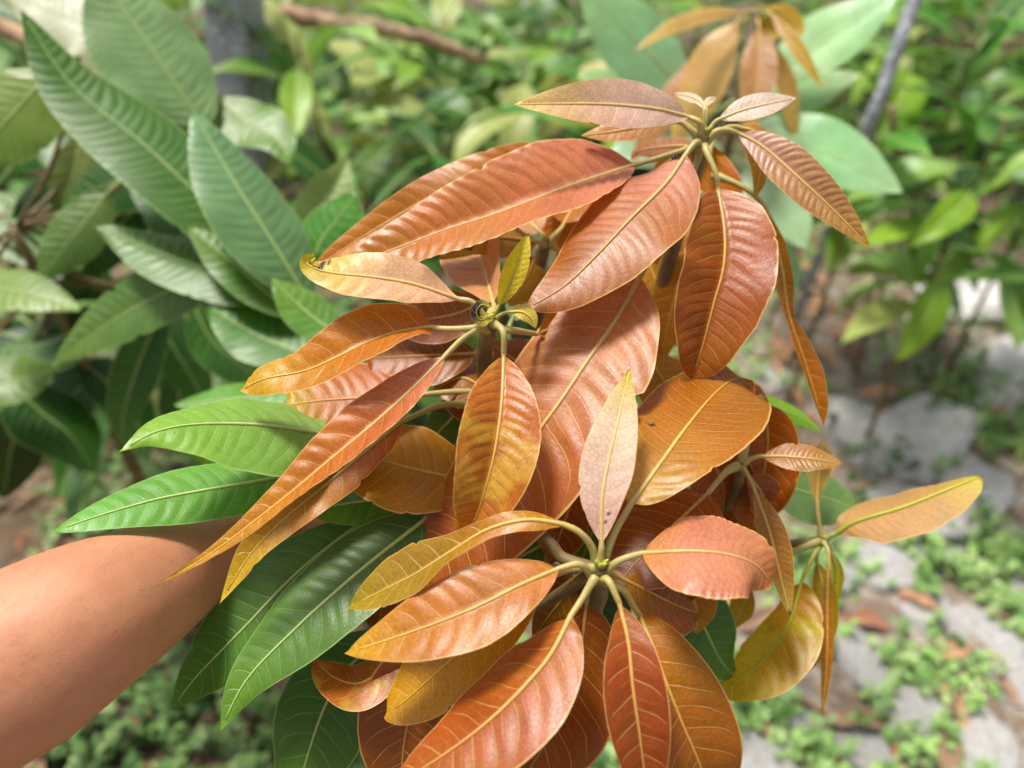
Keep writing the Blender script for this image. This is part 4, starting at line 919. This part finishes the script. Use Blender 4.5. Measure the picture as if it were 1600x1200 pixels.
def wpx(x, y, z=0.0):
    r_ = np.array([x, y, z])-CAM; dd = r_[1]*CP-r_[2]*SP
    return 800+FPX*r_[0]/dd, 600-FPX*(r_[1]*SP+r_[2]*CP)/dd
def dirt(x, y):
    u, v = wpx(x, y); return math.exp(-((u-1270)/105)**2-((v-535)/95)**2) + .9*math.exp(-((u-1350)/60)**2-((v-640)/60)**2) + .9*math.exp(-((u-40)/110)**2-((v-800)/80)**2)
ROCKS = [(o.location.x, o.location.y, max(o.scale)) for o in COL.objects if o.name.startswith('rock')]
def scatter(n, dens, seed, xr=(-3.4, 3.8), yr=(.25, 6.5)):
    r = random.Random(seed); out = []
    while len(out) < n:
        y = yr[0]+(yr[1]-yr[0])*r.random()**1.5; x = r.uniform(*xr)*(0.35+y*.28)
        if any((x-a)**2+(y-b)**2 < (s*.5)**2 for a, b, s in ROCKS): continue
        if r.random() < dens(x, y): out.append((x, y, r.uniform(.7, 1.3)))
    return out
def clump(x, y, k, o): return mnoise.noise(Vector((x*k, y*k, o)))
def d_light(x, y):
    g = clump(x, y, 3.0, 2.2)*.6+clump(x, y, 6.0, 7.7)*.5
    near = 1.0 if (x > .1 and y < 2.3) else .3 if x > 0 else .1
    return max(0.0, min(1.0, (g+.02)*5))*near*max(0, 1-1.3*dirt(x, y))
def d_dark(x, y):
    g = clump(x, y, 2.3, 5.5)*.6+clump(x, y, 5.0, 1.7)*.4
    ok = .9 if (x < .1 or y > 1.55) else .12  # on the left, shade over the weeds is put in by darker leaf colour
    return max(0.0, min(1.0, (g+.30)*2.2))*ok*max(0, 1-1.3*dirt(x, y))
leaflets('weeds', scatter(8000, d_light, 11), 'weed', 'light green low weeds in tufts among the pale rocks', 'weeds', 3, .0155, 14, (.01, .075), [(146, 184, 104), (160, 194, 112), (130, 170, 92), (168, 196, 130)])
leaflets('weeds', scatter(9000, d_dark, 12), 'weed', 'darker green ground weeds under the saplings', 'weeds', 4, .024, 10, (.02, .12), [(86, 122, 58), (102, 136, 68), (70, 104, 50), (124, 146, 92)])
def d_lit(x, y): return max(0.05, min(1, .5+clump(x, y, 2.0, 3.3)))
leaflets('leaf_litter', scatter(3600, d_lit, 13), 'litter', 'brown dry leaf fragments strewn over the soil', 'leaf litter', 5, .035, 2, (.002, .012), [(150, 118, 90), (128, 92, 66), (170, 140, 112), (110, 84, 64), (160, 100, 70)], tilt=(-.1, .35))

# fallen dry leaves, one by one
def dry_proto(seed, cols):
    n = 14; t = np.linspace(0, 1, n); L = .15
    P = np.stack([t*L, .008*np.sin(t*4+seed), .012*np.sin(t*3.1)+.004*np.sin(t*9+seed)], 1)
    T = norm(np.gradient(P, axis=0)); Bl = norm(np.cross(np.array([[0, 0, 1.0]]), T)); N = np.cross(T, Bl)
    W = .022*profile(t, .45, .8, .9)+1e-5
    me, *_ = blade('fallen_leaf', P, Bl, N, W*.8, W*.85, W, 1, 1, cols, M['litter'], seed, 10, .8, half=3, wave=.25)
    return me
DRY = [dry_proto(700+i, c) for i, c in enumerate([[(172, 122, 96), (176, 124, 98), (158, 108, 84)], [(190, 150, 118), (184, 142, 110), (170, 130, 102)], [(160, 128, 104), (150, 120, 98), (150, 116, 92)]])]
FL = 'reddish fallen leaves on the soil'
r_ = random.Random(5)
spots = [(1240, 470), (1265, 500), (1300, 520), (1340, 545), (1225, 530), (1275, 545), (1215, 575), (1310, 480), (1250, 440), (1290, 450), (1350, 580), (1400, 650), (1230, 600), (1335, 620)]
for (u, v) in spots + [(r_.uniform(1150, 1600), r_.uniform(560, 1190)) for _ in range(26)] + [(r_.uniform(0, 460), r_.uniform(560, 1190)) for _ in range(18)]:
    p = gpx(u, v); o = add('fallen_leaf', DRY[r_.randrange(3) if (u, v) not in spots else r_.randrange(2)], loc=(p[0], p[1], p[2]+.008))
    o.rotation_euler = (r_.uniform(-.3, .3), r_.uniform(-.3, .2), r_.uniform(0, 6.28)); s_ = r_.uniform(.7, 1.15); o.scale = (s_,)*3
    if (u, v) in spots: tag(o, 'reddish brown fallen leaf on the soil by the hanging orange leaf', 'fallen leaf', FL)
    else: tag(o, 'curled dry fallen leaf lying among the weeds', 'fallen leaf', 'dry fallen leaves among the weeds')

# grass stalk with a dry seed head
gs = empty('grass_stalk', gpx(1492, 1092)); tag(gs, 'thin dry grass stalk with a pale seed head over the pale rocks', 'grass')
g0 = np.array(gs.location); P = resample(np.array([g0, px(1500, 1085, .93), px(1540, 1062, .90), px(1598, 1042, .88)]), 20)
V, F = tube_arrays(P, np.linspace(.0016, .0006, 20), 6); add('stalk', make_mesh('stalk', V-g0, F), gs, mat=M['bark'])
acc = Acc()
for i in range(22):
    q = P[11+i*8//22] + np.array([0, 0, 0]); dv = norm(np.array([rng.gauss(0, 1), rng.gauss(0, 1), rng.gauss(0, 1)]))
    V, F = tube_arrays(np.array([q, q+dv*.006, q+dv*.011]), np.array([.0006, .0014, .0002]), 5); acc.add(V, F)
add('seed_head', acc.mesh('seed_head', origin=g0), gs, mat=M['bark'])

# ------------------------------------------------------------------ the arm that holds the sapling
def arm():
    bm_parts = Acc()
    def loft(pts, ra, rb, nrm, sides=20, n=40):
        P = resample(np.array(pts, float), n); T = norm(np.gradient(P, axis=0))
        A_ = norm(np.cross(T, np.array(nrm, float))); B_ = np.cross(A_, T); k_ = np.linspace(0, 1, n)
        a = np.interp(k_, np.linspace(0, 1, len(ra)), ra); b = np.interp(k_, np.linspace(0, 1, len(rb)), rb)
        ang = np.linspace(0, 2*math.pi, sides, endpoint=False)
        V = (P[:, None]+np.cos(ang)[None, :, None]*A_[:, None]*a[:, None, None]+np.sin(ang)[None, :, None]*B_[:, None]*b[:, None, None]).reshape(-1, 3)
        F = [(i*sides+j, i*sides+(j+1) % sides, (i+1)*sides+(j+1) % sides, (i+1)*sides+j) for i in range(n-1) for j in range(sides)]
        F += [tuple(range(sides-1, -1, -1)), tuple(range((n-1)*sides, n*sides))]
        bm_parts.add(V, F)
    vdir = np.array([0, CP, -SP])
    el = px(-150, 1150, .375); wr = px(425, 812, .525); palm = px(600, 770, .545); kn = px(690, 752, .56)
    f1 = px(85, 998, .40); f2 = px(215, 925, .44); f3 = px(320, 866, .485)
    sh = np.array([-.30, -.22, 1.28])
    # forearm (elbow to wrist), then palm
    loft([el, f1, f2, f3, wr], [.044, .0500, .0415, .0315, .0285], [.042, .046, .038, .028, .024], vdir)
    loft([f3, wr, palm, kn], [.031, .030, .041, .038], [.027, .022, .016, .013], vdir)
    loft([el+norm(f1-el)*.03, el, (el+sh)/2, sh], [.040, .044, .050, .056], [.040, .044, .050, .056], [0, 0, 1])
    # fingers closing round the stem, thumb on the near side
    pd = norm(kn-palm); side = norm(np.cross(pd, vdir)); 
    for i, ln in enumerate((.9, 1.0, .95, .78)):
        o_ = kn - pd*.01 + side*(-.027+.018*i)
        pts = [o_, o_+pd*.034*ln+vdir*.004, o_+pd*.052*ln+vdir*.028*ln, o_+pd*.034*ln+vdir*.048*ln, o_+pd*.012*ln+vdir*.046*ln]
        loft(pts, [.0098, .0092, .0088, .0082, .006], [.0096, .009, .0086, .008, .006], side, 10, 22)
    o_ = palm - pd*.01 + side*(-.030)
    loft([o_, o_+pd*.02-side*.016+vdir*.006, o_+pd*.050-side*.012+vdir*.016, o_+pd*.072+vdir*.022], [.014, .0125, .0105, .007], [.014, .012, .0095, .0065], side, 10, 20)
    org = wr.copy()
    me = bm_parts.mesh('person', origin=org)
    ob = bpy.data.objects.new('person', me); COL.objects.link(ob); ob.location = org
    m1 = ob.modifiers.new('r', 'REMESH'); m1.mode = 'VOXEL'; m1.voxel_size = .0036
    m2 = ob.modifiers.new('s', 'SMOOTH'); m2.iterations = 10; m2.factor = .5
    dg = bpy.context.evaluated_depsgraph_get(); me2 = bpy.data.meshes.new_from_object(ob.evaluated_get(dg))
    ob.modifiers.clear(); ob.data = me2; me2.name = 'person'
    me2.polygons.foreach_set('use_smooth', [True]*len(me2.polygons)); me2.materials.clear(); me2.materials.append(M['skin'])
    tag(ob, 'bare forearm of a person reaching in from the side, hand closed around the sapling stem', 'person')
    # short fine hairs on the forearm
    acc = Acc(); r = random.Random(3)
    ax = norm(wr-el); polys = [p_ for p_ in me2.polygons]
    while acc.n < 520*6:
        p_ = polys[r.randrange(len(polys))]; c_ = np.array(p_.center)+org; nn = np.array(p_.normal)
        k_ = np.dot(c_-el, ax)/np.linalg.norm(wr-el)
        if k_ < .05 or k_ > 1 or nn[1]*CP-nn[2]*SP > .1: continue
        dv = norm(ax*.9+nn*.35+np.array([r.gauss(0, .25), r.gauss(0, .25), r.gauss(0, .25)])); l_ = r.uniform(.004, .009)
        V, F = tube_arrays(np.array([c_-org, c_-org+dv*l_]), np.array([.000038, .000014]), 3, cap=False); acc.add(V, F)
    h = add('arm_hair', acc.mesh('arm_hair'), ob, mat=M['dark']); h['kind'] = 'stuff'
arm()

# ------------------------------------------------------------------ insects
def ant():
    p = px(1058, 243, .496); o = empty('ant', p); tag(o, 'tiny black ant on the leaf stalk of the upper whorl', 'ant')
    acc = Acc(); ax = norm(px(1066, 237, .496)-px(1050, 246, .496))
    for c_, r0, l_ in ((-.0026, .0011, .0018), (0, .0007, .0013), (.0021, .0009, .0011)):
        P = np.outer(np.linspace(-l_, l_, 7), ax)+ax*c_; V, F = tube_arrays(P, r0*np.sqrt(np.clip(1-np.linspace(-1, 1, 7)**2, .03, 1)), 8); acc.add(V, F)
    add('body', acc.mesh('body'), o, mat=M['dark'])
    up = norm(CAM-p); sd = norm(np.cross(ax, up))
    for i in range(6):
        s_ = 1 if i % 2 else -1; k_ = (i//2-1)*.0011
        V, F = tube_arrays(np.array([ax*k_, ax*k_*1.6+sd*s_*.0018+up*.0010, ax*k_*2.4+sd*s_*.0032-up*.001]), np.array([.00018, .00014, .00008]), 5)
        add('leg', make_mesh('leg', V, F), o, mat=M['dark'])
    for s_ in (-1, 1):
        V, F = tube_arrays(np.array([ax*.003, ax*.0042+sd*s_*.0008+up*.001, ax*.006+sd*s_*.001+up*.0012]), np.array([.00012, .0001, .00006]), 5)
        add('antenna', make_mesh('antenna', V, F), o, mat=M['dark'])
ant()

def beetle():
    p = px(1018, 663, .397); o = empty('beetle', p); tag(o, 'tiny brown beetle sitting on the broad golden leaf', 'beetle')
    ax = norm(px(1024, 664, .397)-px(1012, 662, .397))
    for nm, c_, r0, l_ in (('body', 0, .0010, .0018), ('head', .0019, .0006, .0006)):
        P = np.outer(np.linspace(-l_, l_, 9), ax)+ax*c_; V, F = tube_arrays(P, r0*np.sqrt(np.clip(1-np.linspace(-1, 1, 9)**2, .03, 1)), 10)
        add(nm, make_mesh(nm, V, F), o, mat=M['beetle'])
M['beetle'] = solid_material('beetle_shell', (70, 44, 26), (110, 76, 50), 900, 0.35, 0.1, 0.0003)
beetle()

for l in sorted(LEN)[-8:]: print('LEAF', l)
for l in sorted(LEN)[:6]: print('leaf', l)
tot = sum(len(o.data.polygons)*2 for o in COL.objects if o.type == 'MESH'); print('TRIS about', tot)
